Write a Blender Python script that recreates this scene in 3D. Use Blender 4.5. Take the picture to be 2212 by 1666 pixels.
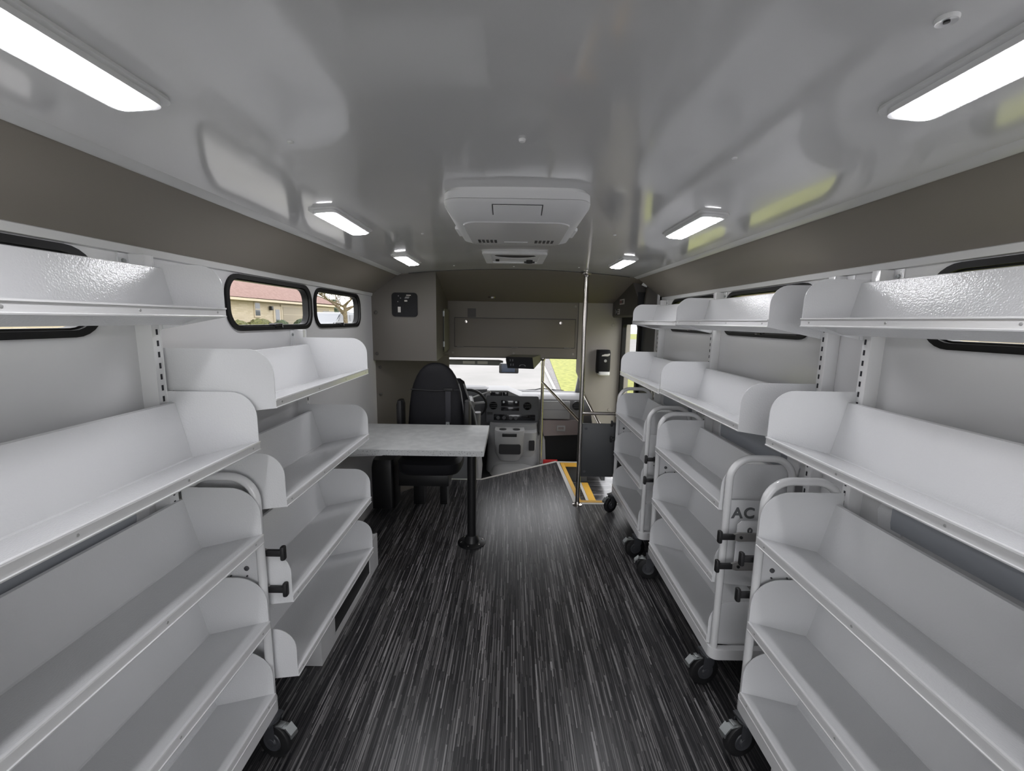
import bpy, bmesh, math, random
from mathutils import Vector, Matrix
random.seed(7)
PI = math.pi
S = bpy.context.scene
COL = S.collection
for o in list(bpy.data.objects):
    bpy.data.objects.remove(o)

# ------------------------------------------------------------------ camera
F, PITCH, YAW, ROLL = 922.6, 0.150581, 0.00181872, 0.01581
EYE = 1.55
cp, sp, cy, sy, cr, sr = (math.cos(PITCH), math.sin(PITCH), math.cos(YAW), math.sin(YAW), math.cos(ROLL), math.sin(ROLL))
fwd = Vector((sy*cp, cy*cp, -sp)); rt = Vector((cy, -sy, 0)); up = rt.cross(fwd)
r2 = rt*cr + up*sr; u2 = -rt*sr + up*cr
cam = bpy.data.objects.new('camera', bpy.data.cameras.new('camera')); COL.objects.link(cam)
M = Matrix.Identity(4)
for i in range(3):
    M[i][0] = r2[i]; M[i][1] = u2[i]; M[i][2] = -fwd[i]
M[2][3] = EYE
cam.matrix_world = M
cam.data.sensor_width = 36; cam.data.lens = F/2212*36
cam.data.clip_start = 0.02; cam.data.clip_end = 400
S.camera = cam

# ------------------------------------------------------------------ sky, exposure
W = bpy.data.worlds.new('overcast_sky'); S.world = W; W.use_nodes = True
bg = W.node_tree.nodes['Background']
bg.inputs[0].default_value = (0.965, 0.97, 1.0, 1); bg.inputs[1].default_value = 3.4
S.view_settings.view_transform = 'Standard'
S.view_settings.look = 'None'
S.view_settings.exposure = 0.18
S.view_settings.gamma = 1.0
S.view_settings.use_curve_mapping = False
LED = 42.0     # radiance of the ceiling light lenses

# ------------------------------------------------------------------ materials
def mat(name, col, rough=0.5, metal=0.0, bump=None, coat=0.0, emit=None, spec=None, coatr=0.05):
    m = bpy.data.materials.new(name); m.use_nodes = True
    nt = m.node_tree; b = nt.nodes['Principled BSDF']
    b.inputs['Base Color'].default_value = (*col, 1)
    b.inputs['Roughness'].default_value = rough
    b.inputs['Metallic'].default_value = metal
    b.inputs['Coat Weight'].default_value = coat
    b.inputs['Coat Roughness'].default_value = coatr
    if spec is not None: b.inputs['Specular IOR Level'].default_value = spec
    if emit:
        b.inputs['Emission Color'].default_value = (*emit[0], 1); b.inputs['Emission Strength'].default_value = emit[1]
    if bump:
        tc = nt.nodes.new('ShaderNodeTexCoord'); n = nt.nodes.new('ShaderNodeTexNoise'); bp = nt.nodes.new('ShaderNodeBump')
        n.inputs['Scale'].default_value = bump[0]; n.inputs['Detail'].default_value = 1.0
        bp.inputs['Strength'].default_value = bump[1]; bp.inputs['Distance'].default_value = bump[2] if len(bump) > 2 else 0.001
        nt.links.new(tc.outputs['Object'], n.inputs['Vector']); nt.links.new(n.outputs['Fac'], bp.inputs['Height'])
        nt.links.new(bp.outputs['Normal'], b.inputs['Normal'])
    return m

def mottled(name, c1, c2, scale, rough=0.5, detail=4, lo=0.4, hi=0.6, bump=0.0, coat=0.0):
    m = mat(name, c1, rough, coat=coat); nt = m.node_tree; b = nt.nodes['Principled BSDF']
    tc = nt.nodes.new('ShaderNodeTexCoord'); n = nt.nodes.new('ShaderNodeTexNoise'); r = nt.nodes.new('ShaderNodeValToRGB')
    n.inputs['Scale'].default_value = scale; n.inputs['Detail'].default_value = detail
    r.color_ramp.elements[0].position = lo; r.color_ramp.elements[0].color = (*c1, 1)
    r.color_ramp.elements[1].position = hi; r.color_ramp.elements[1].color = (*c2, 1)
    nt.links.new(tc.outputs['Object'], n.inputs['Vector']); nt.links.new(n.outputs['Fac'], r.inputs[0]); nt.links.new(r.outputs[0], b.inputs['Base Color'])
    if bump:
        bp = nt.nodes.new('ShaderNodeBump'); bp.inputs['Strength'].default_value = bump; bp.inputs['Distance'].default_value = 0.01
        nt.links.new(n.outputs['Fac'], bp.inputs['Height']); nt.links.new(bp.outputs['Normal'], b.inputs['Normal'])
    return m

def striped(name, axis):
    """woven vinyl flooring: thin light dashes on charcoal running along one axis"""
    m = mat(name, (0.05, 0.05, 0.05), 0.30); nt = m.node_tree; b = nt.nodes['Principled BSDF']
    N, L = nt.nodes, nt.links
    tc = N.new('ShaderNodeTexCoord'); sep = N.new('ShaderNodeSeparateXYZ'); L.new(tc.outputs['Object'], sep.inputs[0])
    across, along = (sep.outputs[0], sep.outputs[1]) if axis == 'y' else (sep.outputs[1], sep.outputs[0])
    def math_(op, a, v=None, w=None):
        n = N.new('ShaderNodeMath'); n.operation = op
        for k, q in enumerate((a, v, w)):
            if q is None: continue
            if isinstance(q, (int, float)): n.inputs[k].default_value = q
            else: L.new(q, n.inputs[k])
        return n.outputs[0]
    def layer(w, ln):
        c = math_('FLOOR', math_('MULTIPLY', across, 1/w))
        wn = N.new('ShaderNodeTexWhiteNoise'); wn.noise_dimensions = '1D'; L.new(c, wn.inputs['W'])
        a = math_('FLOOR', math_('ADD', math_('MULTIPLY', along, 1/ln), math_('MULTIPLY', wn.outputs['Value'], 17.0)))
        cb = N.new('ShaderNodeCombineXYZ'); L.new(c, cb.inputs[0]); L.new(a, cb.inputs[1])
        w2 = N.new('ShaderNodeTexWhiteNoise'); w2.noise_dimensions = '2D'; L.new(cb.outputs[0], w2.inputs['Vector'])
        return w2.outputs['Value']
    k_ = 1.0 if axis == 'y' else 2.6
    a1 = layer(0.0030*k_, 0.17); a2 = layer(0.0090*k_, 0.45)
    v = math_('ADD', math_('MULTIPLY', a1, 0.62), math_('MULTIPLY', a2, 0.38))
    r = N.new('ShaderNodeValToRGB'); e = r.color_ramp.elements
    e[0].position = 0.0; e[0].color = (0.011, 0.011, 0.013, 1)
    e[1].position = 1.0; e[1].color = (0.33, 0.322, 0.322, 1)
    for p, c in ((0.38, (0.022, 0.022, 0.024, 1)), (0.60, (0.060, 0.058, 0.060, 1)), (0.80, (0.155, 0.150, 0.151, 1))):
        x = e.new(p); x.color = c
    L.new(v, r.inputs[0]); L.new(r.outputs[0], b.inputs['Base Color'])
    bp = N.new('ShaderNodeBump'); bp.inputs['Strength'].default_value = 0.25; bp.inputs['Distance'].default_value = 0.0006
    L.new(a1, bp.inputs['Height']); L.new(bp.outputs['Normal'], b.inputs['Normal'])
    return m

def glass(name, tint=(1, 1, 1)):
    m = bpy.data.materials.new(name); m.use_nodes = True; nt = m.node_tree; nt.nodes.clear()
    o = nt.nodes.new('ShaderNodeOutputMaterial'); mx = nt.nodes.new('ShaderNodeMixShader'); t = nt.nodes.new('ShaderNodeBsdfTransparent')
    g = nt.nodes.new('ShaderNodeBsdfGlossy'); fr = nt.nodes.new('ShaderNodeFresnel'); fr.inputs[0].default_value = 1.45
    t.inputs[0].default_value = (*tint, 1); g.inputs['Roughness'].default_value = 0.02
    ge = nt.nodes.new('ShaderNodeNewGeometry'); iv = nt.nodes.new('ShaderNodeMath'); iv.operation = 'SUBTRACT'; iv.inputs[0].default_value = 1.0
    mu = nt.nodes.new('ShaderNodeMath'); mu.operation = 'MULTIPLY'; nt.links.new(ge.outputs['Backfacing'], iv.inputs[1]); nt.links.new(fr.outputs[0], mu.inputs[0]); nt.links.new(iv.outputs[0], mu.inputs[1])
    nt.links.new(mu.outputs[0], mx.inputs[0]); nt.links.new(t.outputs[0], mx.inputs[1]); nt.links.new(g.outputs[0], mx.inputs[2]); nt.links.new(mx.outputs[0], o.inputs[0])
    return m

def led_mat():
    m = mat('led_lens', (0.9, 0.93, 0.95), 0.2); nt = m.node_tree; b = nt.nodes['Principled BSDF']
    tc = nt.nodes.new('ShaderNodeTexCoord'); v = nt.nodes.new('ShaderNodeTexVoronoi'); v.inputs['Scale'].default_value = 36; v.inputs['Randomness'].default_value = 0.12
    mr = nt.nodes.new('ShaderNodeMapRange'); mr.inputs['From Min'].default_value = 0.1; mr.inputs['From Max'].default_value = 0.5
    mr.inputs['To Min'].default_value = LED*1.5; mr.inputs['To Max'].default_value = LED*0.5
    nt.links.new(tc.outputs['Object'], v.inputs['Vector']); nt.links.new(v.outputs['Distance'], mr.inputs['Value'])
    nt.links.new(mr.outputs[0], b.inputs['Emission Strength']); b.inputs['Emission Color'].default_value = (0.97, 0.965, 1.0, 1)
    return m

def brick_mat():
    m = mat('pale_brick', (0.62, 0.52, 0.40), 0.85); nt = m.node_tree; b = nt.nodes['Principled BSDF']
    tc = nt.nodes.new('ShaderNodeTexCoord'); mp = nt.nodes.new('ShaderNodeMapping'); mp.inputs['Rotation'].default_value = (0, PI/2, PI/2)
    sp_ = nt.nodes.new('ShaderNodeSeparateXYZ'); cb = nt.nodes.new('ShaderNodeCombineXYZ'); br = nt.nodes.new('ShaderNodeTexBrick')
    nt.links.new(tc.outputs['Object'], sp_.inputs[0]); nt.links.new(sp_.outputs[1], cb.inputs[0]); nt.links.new(sp_.outputs[2], cb.inputs[1])
    br.inputs['Scale'].default_value = 1.0; br.inputs['Brick Width'].default_value = 0.4; br.inputs['Row Height'].default_value = 0.1; br.inputs['Mortar Size'].default_value = 0.008
    br.inputs['Color1'].default_value = (0.46, 0.39, 0.27, 1); br.inputs['Color2'].default_value = (0.54, 0.47, 0.345, 1); br.inputs['Mortar'].default_value = (0.42, 0.36, 0.28, 1)
    nt.links.new(cb.outputs[0], br.inputs['Vector']); nt.links.new(br.outputs['Color'], b.inputs['Base Color'])
    return m

white_wall = mat('white_wall_panel', (0.64, 0.64, 0.645), 0.22, coat=0.15)
white_ceil = mat('white_gloss_ceiling', (0.70, 0.70, 0.705), 0.13, coat=0.55, coatr=0.06, bump=(2.2, 0.6, 0.012))
white_sheet = mat('white_powder_coat', (0.73, 0.735, 0.745), 0.16, bump=(210, 0.5, 0.0012))
white_tube = mat('white_painted_tube', (0.76, 0.76, 0.765), 0.18, coat=0.3)
white_lip = mat('white_label_strip', (0.76, 0.76, 0.765), 0.16, coat=0.3)
white_plastic = mat('white_plastic', (0.84, 0.84, 0.85), 0.4)
channel_m = mat('blue_grey_channel', (0.30, 0.315, 0.34), 0.4)
screw_m = mat('pale_screw', (0.42, 0.42, 0.42), 0.35, 0.3)
trim_white = mat('white_trim_strip', (0.62, 0.62, 0.62), 0.3)
taupe = mat('taupe_vinyl_panel', (0.230, 0.206, 0.178), 0.55, bump=(500, 0.3, 0.0005))
taupe_dim = mat('taupe_dimmed_for_led', (0.125, 0.114, 0.099), 0.5, bump=(500, 0.3, 0.0005))  # taupe darkened in colour to offset direct light from the ceiling LEDs
taupe_lt = mat('warm_grey_panel', (0.33, 0.305, 0.27), 0.5)
taupe_dk = mat('dark_taupe_panel', (0.075, 0.068, 0.062), 0.5)
grey_panel = mat('charcoal_laminate', (0.055, 0.058, 0.062), 0.45)
blackm = mat('black_rubber', (0.012, 0.012, 0.013), 0.5)
black_fr = mat('black_window_frame', (0.006, 0.006, 0.0065), 0.45, spec=0.25)
black_gloss = mat('black_gloss_plastic', (0.010, 0.010, 0.012), 0.12, coat=0.4)
black_matt = mat('black_matt_plastic', (0.010, 0.010, 0.012), 0.6, spec=0.25)
black_coat = mat('black_powder_coat', (0.008, 0.008, 0.009), 0.4)
fabric = mat('charcoal_seat_vinyl', (0.011, 0.011, 0.014), 0.6, bump=(260, 0.4, 0.001), spec=0.3)
fabric_pipe = mat('grey_piping', (0.24, 0.24, 0.25), 0.5)
belt_m = mat('grey_black_webbing', (0.035, 0.035, 0.042), 0.7)
steel = mat('brushed_stainless', (0.55, 0.52, 0.49), 0.22, 1.0)
zinc = mat('zinc_plated_steel', (0.42, 0.44, 0.44), 0.35, 0.85)
bracket_m = mat('galvanised_bracket', (0.33, 0.32, 0.31), 0.4, 0.6)
hubm = mat('grey_wheel_hub', (0.05, 0.052, 0.058), 0.4)
dash_dk = mat('dark_dash_plastic', (0.075, 0.077, 0.084), 0.5)
dash_md = mat('grey_dash_plastic', (0.21, 0.21, 0.215), 0.5)
dash_lt = mat('light_grey_console', (0.36, 0.36, 0.36), 0.5)
mauve = mat('warm_grey_glove_box', (0.27, 0.225, 0.22), 0.5)
screen_bl = mat('blue_mirror_screen', (0.12, 0.18, 0.33), 0.08, coat=0.5)
yellow = mat('yellow_step_strip', (0.80, 0.46, 0.07), 0.5)
yellow_tag = mat('yellow_tag', (0.75, 0.45, 0.04), 0.5)
nosing = mat('pale_step_nosing', (0.66, 0.64, 0.61), 0.4)
redm = mat('red_strip', (0.55, 0.03, 0.03), 0.5)
slot_m = mat('dark_slot', (0.012, 0.012, 0.018), 0.7)
label_w = mat('white_label', (0.62, 0.60, 0.57), 0.5)
label_r = mat('faded_red_print', (0.28, 0.12, 0.12), 0.6)
label_k = mat('dark_print', (0.10, 0.09, 0.09), 0.6)
olive = mat('olive_housing', (0.20, 0.20, 0.14), 0.4)
marble = mottled('white_marbled_laminate', (0.50, 0.51, 0.51), (0.57, 0.58, 0.575), 16, 0.5, 6, 0.4, 0.62)
marble_edge = mottled('speckled_laminate_edge', (0.30, 0.31, 0.31), (0.55, 0.56, 0.56), 120, 0.4, 3, 0.36, 0.42)
floor_y = striped('striped_vinyl_floor', 'y')
floor_x = striped('striped_vinyl_step', 'x')
pane_m = glass('window_glass')
lens_m = led_mat()
brick = brick_mat()
roof_m = mottled('pinkish_shingle', (0.155, 0.088, 0.070), (0.195, 0.118, 0.098), 6, 0.9, 5)
concrete = mottled('pale_concrete_road', (0.18, 0.176, 0.168), (0.215, 0.208, 0.20), 0.6, 0.9, 6, 0.35, 0.65)
curb_m = mat('white_curb', (0.36, 0.355, 0.34), 0.8)
gutter_m = mottled('grey_gutter', (0.11, 0.105, 0.105), (0.17, 0.16, 0.155), 9, 0.9)
grass_m = mottled('lawn_grass', (0.135, 0.15, 0.018), (0.23, 0.235, 0.045), 5, 0.9, 6, 0.35, 0.62)
bush_m = mottled('bush_leaves', (0.045, 0.05, 0.012), (0.11, 0.11, 0.03), 14, 0.8, 4)
ever_m = mottled('evergreen_needles', (0.02, 0.035, 0.015), (0.06, 0.08, 0.035), 12, 0.8, 4)
bark = mottled('pale_bark', (0.10, 0.075, 0.045), (0.20, 0.16, 0.10), 10, 0.9)
van_paint = mat('silver_van_paint', (0.19, 0.20, 0.215), 0.25, 0.3)
van_glass = mat('dark_van_glass', (0.045, 0.05, 0.06), 0.08)
cream = mat('cream_trim', (0.50, 0.43, 0.32), 0.7)
garage_m = mat('tan_garage_door', (0.30, 0.255, 0.185), 0.6)
dark_glass = mat('dark_house_glass', (0.10, 0.11, 0.12), 0.1)
red_light = mat('red_tail_light', (0.5, 0.02, 0.02), 0.2)

# ------------------------------------------------------------------ mesh helpers
def new_bm(): return bmesh.new()

def box(bm, x0, x1, y0, y1, z0, z1, bev=0.0, seg=2):
    r = bmesh.ops.create_cube(bm, size=1.0)
    vs = r['verts']
    for v in vs:
        v.co = Vector(((x0+x1)/2 + v.co.x*(x1-x0), (y0+y1)/2 + v.co.y*(y1-y0), (z0+z1)/2 + v.co.z*(z1-z0)))
    if bev > 0:
        es = list({e for v in vs for e in v.link_edges})
        bmesh.ops.bevel(bm, geom=es, offset=bev, segments=seg, affect='EDGES', profile=0.5)
    return bm

def prism(bm, pts, a0, a1, axis='y'):
    """extrude a closed 2D outline. axis y: pts=(x,z); axis x: pts=(y,z); axis z: pts=(x,y)"""
    def P(p, t):
        if axis == 'y': return (p[0], t, p[1])
        if axis == 'x': return (t, p[0], p[1])
        return (p[0], p[1], t)
    A = [bm.verts.new(P(p, a0)) for p in pts]; B = [bm.verts.new(P(p, a1)) for p in pts]
    n = len(pts)
    for i in range(n):
        bm.faces.new((A[i], A[(i+1) % n], B[(i+1) % n], B[i]))
    bm.faces.new(A[::-1]); bm.faces.new(B)
    return bm

def sheet(bm, line, t, a0, a1):
    """bent sheet: an open XZ polyline thickened by t and extruded along y"""
    n = len(line); L = [Vector(p) for p in line]; off = []
    for i in range(n):
        d = Vector((0, 0))
        if i > 0: d += (L[i]-L[i-1]).normalized()
        if i < n-1: d += (L[i+1]-L[i]).normalized()
        d.normalize(); off.append(L[i] + Vector((-d.y, d.x))*t)
    return prism(bm, [tuple(p) for p in L] + [tuple(p) for p in off[::-1]], a0, a1, 'y')

def tube(bm, pts, r, seg=12, cap=True):
    P = [Vector(p) for p in pts]; rs = r if isinstance(r, (list, tuple)) else [r]*len(P)
    rings = []; ref = None
    for i, p in enumerate(P):
        d = Vector((0, 0, 0))
        if i > 0: d += (P[i]-P[i-1]).normalized()
        if i < len(P)-1: d += (P[i+1]-P[i]).normalized()
        d.normalize()
        if ref is None:
            ref = Vector((0, 0, 1)) if abs(d.z) < 0.9 else Vector((1, 0, 0))
        a = (ref - d*ref.dot(d)).normalized(); b = d.cross(a); ref = a
        rings.append([bm.verts.new(p + (a*math.cos(2*PI*k/seg) + b*math.sin(2*PI*k/seg))*rs[i]) for k in range(seg)])
    for i in range(len(P)-1):
        for k in range(seg):
            bm.faces.new((rings[i][k], rings[i][(k+1) % seg], rings[i+1][(k+1) % seg], rings[i+1][k]))
    if cap:
        bm.faces.new(rings[0][::-1]); bm.faces.new(rings[-1])
    return bm

def loft(bm, rings, cap=True):
    R_ = [[bm.verts.new(p) for p in r] for r in rings]; n = len(R_[0])
    for i in range(len(R_)-1):
        for k in range(n):
            bm.faces.new((R_[i][k], R_[i][(k+1) % n], R_[i+1][(k+1) % n], R_[i+1][k]))
    if cap:
        bm.faces.new(R_[0][::-1]); bm.faces.new(R_[-1])
    return bm

def sell(cx, cy_, hx, hy, z, n=24, e=4.0, plane='z'):
    out = []
    for k in range(n):
        a = 2*PI*k/n; c, s = math.cos(a), math.sin(a)
        x = cx + hx*math.copysign(abs(c)**(2/e), c); y = cy_ + hy*math.copysign(abs(s)**(2/e), s)
        out.append((x, y, z) if plane == 'z' else ((x, z, y) if plane == 'y' else (z, x, y)))
    return out

def lathe(bm, prof, c=(0, 0, 0), axis='z', seg=24):
    """prof: (radius, height) list revolved about an axis through c"""
    rings = []
    for r, h in prof:
        ring = []
        for k in range(seg):
            a = 2*PI*k/seg; u, v = r*math.cos(a), r*math.sin(a)
            p = (u, v, h) if axis == 'z' else ((u, h, v) if axis == 'y' else (h, u, v))
            ring.append((c[0]+p[0], c[1]+p[1], c[2]+p[2]))
        rings.append(ring)
    return loft(bm, rings)

def rrect(x0, x1, z0, z1, r, n=7):
    pts = []
    for cx, cz, a0 in ((x1-r, z1-r, 0), (x0+r, z1-r, PI/2), (x0+r, z0+r, PI), (x1-r, z0+r, 1.5*PI)):
        for k in range(n+1):
            a = a0 + PI/2*k/n
            pts.append((cx + r*math.cos(a), cz + r*math.sin(a)))
    return pts

def holed(bm, outer, holes, t0, t1, axis='x'):
    """a slab with holes; outlines in the plane, thickness from t0 to t1 along axis"""
    def P(p, t):
        if axis == 'x': return (t, p[0], p[1])
        if axis == 'y': return (p[0], t, p[1])
        return (p[0], p[1], t)
    loops = [outer] + holes
    V = {}
    for t in (t0, t1):
        es = []; V[t] = []
        for lp in loops:
            vs = [bm.verts.new(P(p, t)) for p in lp]; V[t].append(vs)
            es += [bm.edges.new((vs[i], vs[(i+1) % len(vs)])) for i in range(len(vs))]
        bmesh.ops.triangle_fill(bm, use_beauty=True, use_dissolve=False, edges=es)
    for A, B in zip(V[t0], V[t1]):
        n = len(A)
        for i in range(n):
            bm.faces.new((A[i], A[(i+1) % n], B[(i+1) % n], B[i]))
    return bm

def blob(bm, c, r, sub=3, jag=0.12, squash=(1, 1, 1), seed=0):
    rnd = random.Random(seed)
    res = bmesh.ops.create_icosphere(bm, subdivisions=sub, radius=1.0)
    for v in res['verts']:
        k = 1 + rnd.uniform(-jag, jag)
        v.co = Vector((c[0] + v.co.x*r*k*squash[0], c[1] + v.co.y*r*k*squash[1], c[2] + v.co.z*r*k*squash[2]))
    return bm

def make(name, bm, m, parent=None, smooth=True, angle=35):
    bmesh.ops.recalc_face_normals(bm, faces=bm.faces[:])
    if smooth:
        for f in bm.faces: f.smooth = True
        lim = math.radians(angle)
        for e in bm.edges:
            if len(e.link_faces) == 2 and e.calc_face_angle(0) > lim: e.smooth = False
    me = bpy.data.meshes.new(name); bm.to_mesh(me); bm.free()
    me.materials.append(m)
    o = bpy.data.objects.new(name, me); COL.objects.link(o)
    if parent: o.parent = parent
    return o

def tag(o, label, cat, group=None):
    o['label'] = label; o['category'] = cat
    if group: o['group'] = group
    return o

def thing(name, label, cat, loc=(0, 0, 0), rotz=0.0, group=None):
    o = bpy.data.objects.new(name, None); COL.objects.link(o)
    o.location = loc; o.rotation_euler = (0, 0, rotz); o.empty_display_size = 0.1
    return tag(o, label, cat, group)

def struct(name, bm, m, parent=None, smooth=True):
    o = make(name, bm, m, parent, smooth)
    if not parent: o['kind'] = 'structure'
    return o

def copy_tree(o, parent=None):
    c = o.copy(); COL.objects.link(c); c.parent = parent
    for ch in list(o.children): copy_tree(ch, c)
    return c

def bx(name, x0, x1, y0, y1, z0, z1, m, parent=None, bev=0.0):
    return make(name, box(new_bm(), x0, x1, y0, y1, z0, z1, bev), m, parent)

# ------------------------------------------------------------------ bus shell
XLW, XRW = -1.126, 1.191
YB = -1.35           # rear end
WZ0, WZ1 = 1.490, 1.722

bm = new_bm()
prism(bm, [(-1.20, YB), (1.26, YB), (1.26, 3.50), (0.555, 3.50), (0.555, 4.55), (0.50, 4.565), (-0.278, 4.006), (-0.66, 4.00), (-1.20, 3.70)], -0.03, 0.0, 'z')
struct('floor', bm, floor_y, smooth=False)

def ceil_z(x):
    t = (x - 0.035)/0.94
    return 1.953 - 0.052*t*t
bm = new_bm()
xs = [-0.92 + i*(0.995+0.92)/28 for i in range(29)]
prism(bm, [(x, ceil_z(x)) for x in xs] + [(x, ceil_z(x)+0.03) for x in xs[::-1]], YB, 3.47, 'y')
ceiling = struct('ceiling', bm, white_ceil)

def ywin(y0, y1): return rrect(y0, y1, WZ0, WZ1, 0.075)
LW = [(0.46, 1.185), (1.70, 2.422), (2.456, 3.191)]
RW = [(0.55, 1.247), (1.70, 2.425), (2.50, 3.245)]
bm = new_bm(); holed(bm, [(YB, 0), (3.62, 0), (3.62, 1.78), (YB, 1.78)], [ywin(a+.012, b-.012) for a, b in LW], XLW-0.035, XLW, 'x')
struct('wall_left', bm, white_wall, smooth=False)
bm = new_bm(); holed(bm, [(YB, 0), (3.44, 0), (3.44, 1.78), (YB, 1.78)], [ywin(a+.012, b-.012) for a, b in RW], XRW, XRW+0.035, 'x')
struct('wall_right', bm, white_wall, smooth=False)
bm = new_bm(); holed(bm, [(-1.2, 0), (1.26, 0), (1.26, 1.98), (-1.2, 1.98)], [rrect(-0.72, 0.78, 0.30, 1.78, 0.06)], YB-0.04, YB, 'y')  # large unseen rear opening, added to let fill daylight in
struct('wall_back', bm, white_wall, smooth=False)

# sloping coves between wall and ceiling
for s, xa, xb, nm in ((-1, XLW, -0.905, 'trim_1'), (1, XRW, 0.978, 'trim_2')):
    bm = new_bm()
    prism(bm, [(xa, 1.742), (xb, 1.903), (xb+s*0.01, 1.93), (xa+s*0.02, 1.775)], YB, 3.47 if s < 0 else 3.46, 'y')
    struct(nm, bm, taupe, smooth=False)
n = 3
for s, xa, za, xb, zb in ((-1, XLW, 1.742, -0.905, 1.903), (1, XRW, 1.742, 0.978, 1.903)):
    bm = new_bm(); prism(bm, [(xa+s*.002, za-0.017), (xa-s*0.010, za-0.014), (xa-s*0.016, za+0.006), (xa-s*.006, za+0.012), (xa+s*.01, za+0.006)], YB, 3.46, 'y')
    struct('trim_%d' % n, bm, trim_white); n += 1
    bm = new_bm(); prism(bm, [(xb+s*0.012, zb-0.012), (xb+s*0.002, zb-0.013), (xb-s*0.026, zb+0.001), (xb-s*0.024, zb+0.007), (xb+s*.01, zb+0.003)], YB, 3.46, 'y')
    struct('trim_%d' % n, bm, trim_white); n += 1

# windows
def window(idx, side, y0, y1, latch=True):
    X = XLW if side < 0 else XRW
    o = bpy.data.objects.new('window_%d' % idx, None); COL.objects.link(o); o['kind'] = 'structure'
    o.location = (X, (y0+y1)/2, WZ0)
    hy = (y1-y0)/2; H = WZ1-WZ0
    bm = new_bm()
    s = side
    # flat inner flange, then the deeper channel
    holed(bm, rrect(-hy, hy, 0, H, 0.085), [rrect(-hy+0.020, hy-0.020, 0.018, H-0.018, 0.07)], -s*0.010, s*0.002, 'x')
    make('window_frame', bm, black_fr, o)
    bm = new_bm(); holed(bm, rrect(-hy+.014, hy-.014, 0.013, H-0.013, 0.074), [rrect(-hy+0.026, hy-0.026, 0.024, H-0.024, 0.06)], s*0.002, s*0.034, 'x')
    make('window_frame', bm, black_fr, o)
    bm = new_bm(); box(bm, s*0.020-.0015, s*0.020+.0015, -hy+.022, hy-.022, .022, H-.022); make('glass_pane', bm, pane_m, o)
    bm = new_bm(); box(bm, -s*0.012, s*0.014, -0.03, 0.03, 0.012, 0.028, .003); make('window_latch', bm, black_gloss, o)
    return o
i = 1
for a, b in LW: window(i, -1, a, b); i += 1
for a, b in RW: window(i, 1, a, b); i += 1
o = bx('window_7', -0.74, 0.80, YB-0.03, YB-0.02, 0.28, 1.80, pane_m); o['kind'] = 'structure'  # unseen pane in the rear opening that was added for fill daylight

# front of the saloon -------------------------------------------------
bm = new_bm()   # full height block over the driver with control panel
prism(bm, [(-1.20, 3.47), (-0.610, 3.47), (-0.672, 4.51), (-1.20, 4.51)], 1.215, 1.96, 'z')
struct('wall_front_left', bm, taupe_dim, smooth=False)
bm = new_bm()   # lower diagonal panel behind the seat
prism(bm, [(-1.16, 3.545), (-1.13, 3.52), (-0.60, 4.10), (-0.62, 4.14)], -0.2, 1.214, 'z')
struct('wall_front_lower', bm, taupe_dim, smooth=False)
bm = new_bm()   # sloped header lining
bm2 = bm
xsf = [-0.95 + i*(1.05+0.95)/16 for i in range(17)]
A = [bm.verts.new((x, 3.465, min(ceil_z(x)-0.004, 1.949))) for x in xsf]
B = [bm.verts.new((x*1.13, 4.51, 1.742)) for x in xsf]
A2 = [bm.verts.new((x, 3.465, ceil_z(x)+0.03)) for x in xsf]
B2 = [bm.verts.new((x*1.13, 4.51, 1.80)) for x in xsf]
for k in range(16):
    bm.faces.new((A[k], A[k+1], B[k+1], B[k])); bm.faces.new((A2[k], A2[k+1], B2[k+1], B2[k]))
    bm.faces.new((A[k], A[k+1], A2[k+1], A2[k])); bm.faces.new((B[k], B[k+1], B2[k+1], B2[k]))
bm.faces.new((A[0], B[0], B2[0], A2[0])); bm.faces.new((A[-1], B[-1], B2[-1], A2[-1]))
struct('ceiling_header', bm, taupe)
bm = new_bm(); tube(bm, [(x, 3.468, ceil_z(x)-0.001) for x in xsf[1:-1]], 0.004, 6)
struct('trim_7', bm, blackm)
# right of the header: warm grey wall in front of the entrance
bm = new_bm()
prism(bm, [(0.690, 1.745), (1.24, 1.745), (1.24, 0.0), (0.885, 0.0), (0.885, 0.46), (0.858, 0.64), (0.79, 0.80), (0.690, 1.02)], 4.50, 4.55, 'y')
struct('wall_front_right', bm, taupe_lt, smooth=False)
bm = new_bm()
for (x, z) in ((1.055, 1.52), (1.055, 0.62), (0.76, 1.70)):
    lathe(bm, [(0.0001, -.004), (0.016, -.003), (0.018, 0), (0.018, .004)], (x, 4.497, z), 'y', 14)
o = struct('trim_8', bm, taupe_lt)
# door operator cover above the entrance (longitudinal box)
pb = thing('door_operator_cover', 'dark taupe cover box above the entrance with two small white labels', 'cover', (1.04, 3.6, 1.60))
bm = new_bm()
prism(bm, rrect(0.0, 0.17, 0.0, 0.40, 0.045)[0:0] + [(0.012, 0.0), (0.17, 0.0), (0.17, 0.20), (0.02, 0.26), (-0.055, 0.30), (0.0, 0.16), (0.0, 0.015)], 0.02, 0.895, 'y')
make('cover_body', bm, taupe_dk, pb)
bm = new_bm(); box(bm, -0.001, 0.16, 0.0, 0.02, -0.0, 0.2); make('end_seam', bm, blackm, pb)
lb = bx('label', -0.004, 0.0, 0.44, 0.60, 0.118, 0.168, label_w, pb)
make('print', box(new_bm(), -0.0055, -0.0035, 0.53, 0.59, 0.13, 0.156), label_r, lb); make('print', box(new_bm(), -0.0055, -0.0035, 0.465, 0.52, 0.13, 0.156), label_k, lb)
lb = bx('label', -0.004, 0.0, 0.60, 0.68, 0.028, 0.078, label_w, pb)
make('print', box(new_bm(), -0.0055, -0.0035, 0.61, 0.665, 0.058, 0.068), label_k, lb); make('print', box(new_bm(), -0.0055, -0.0035, 0.61, 0.665, 0.038, 0.048), label_k, lb)
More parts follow.
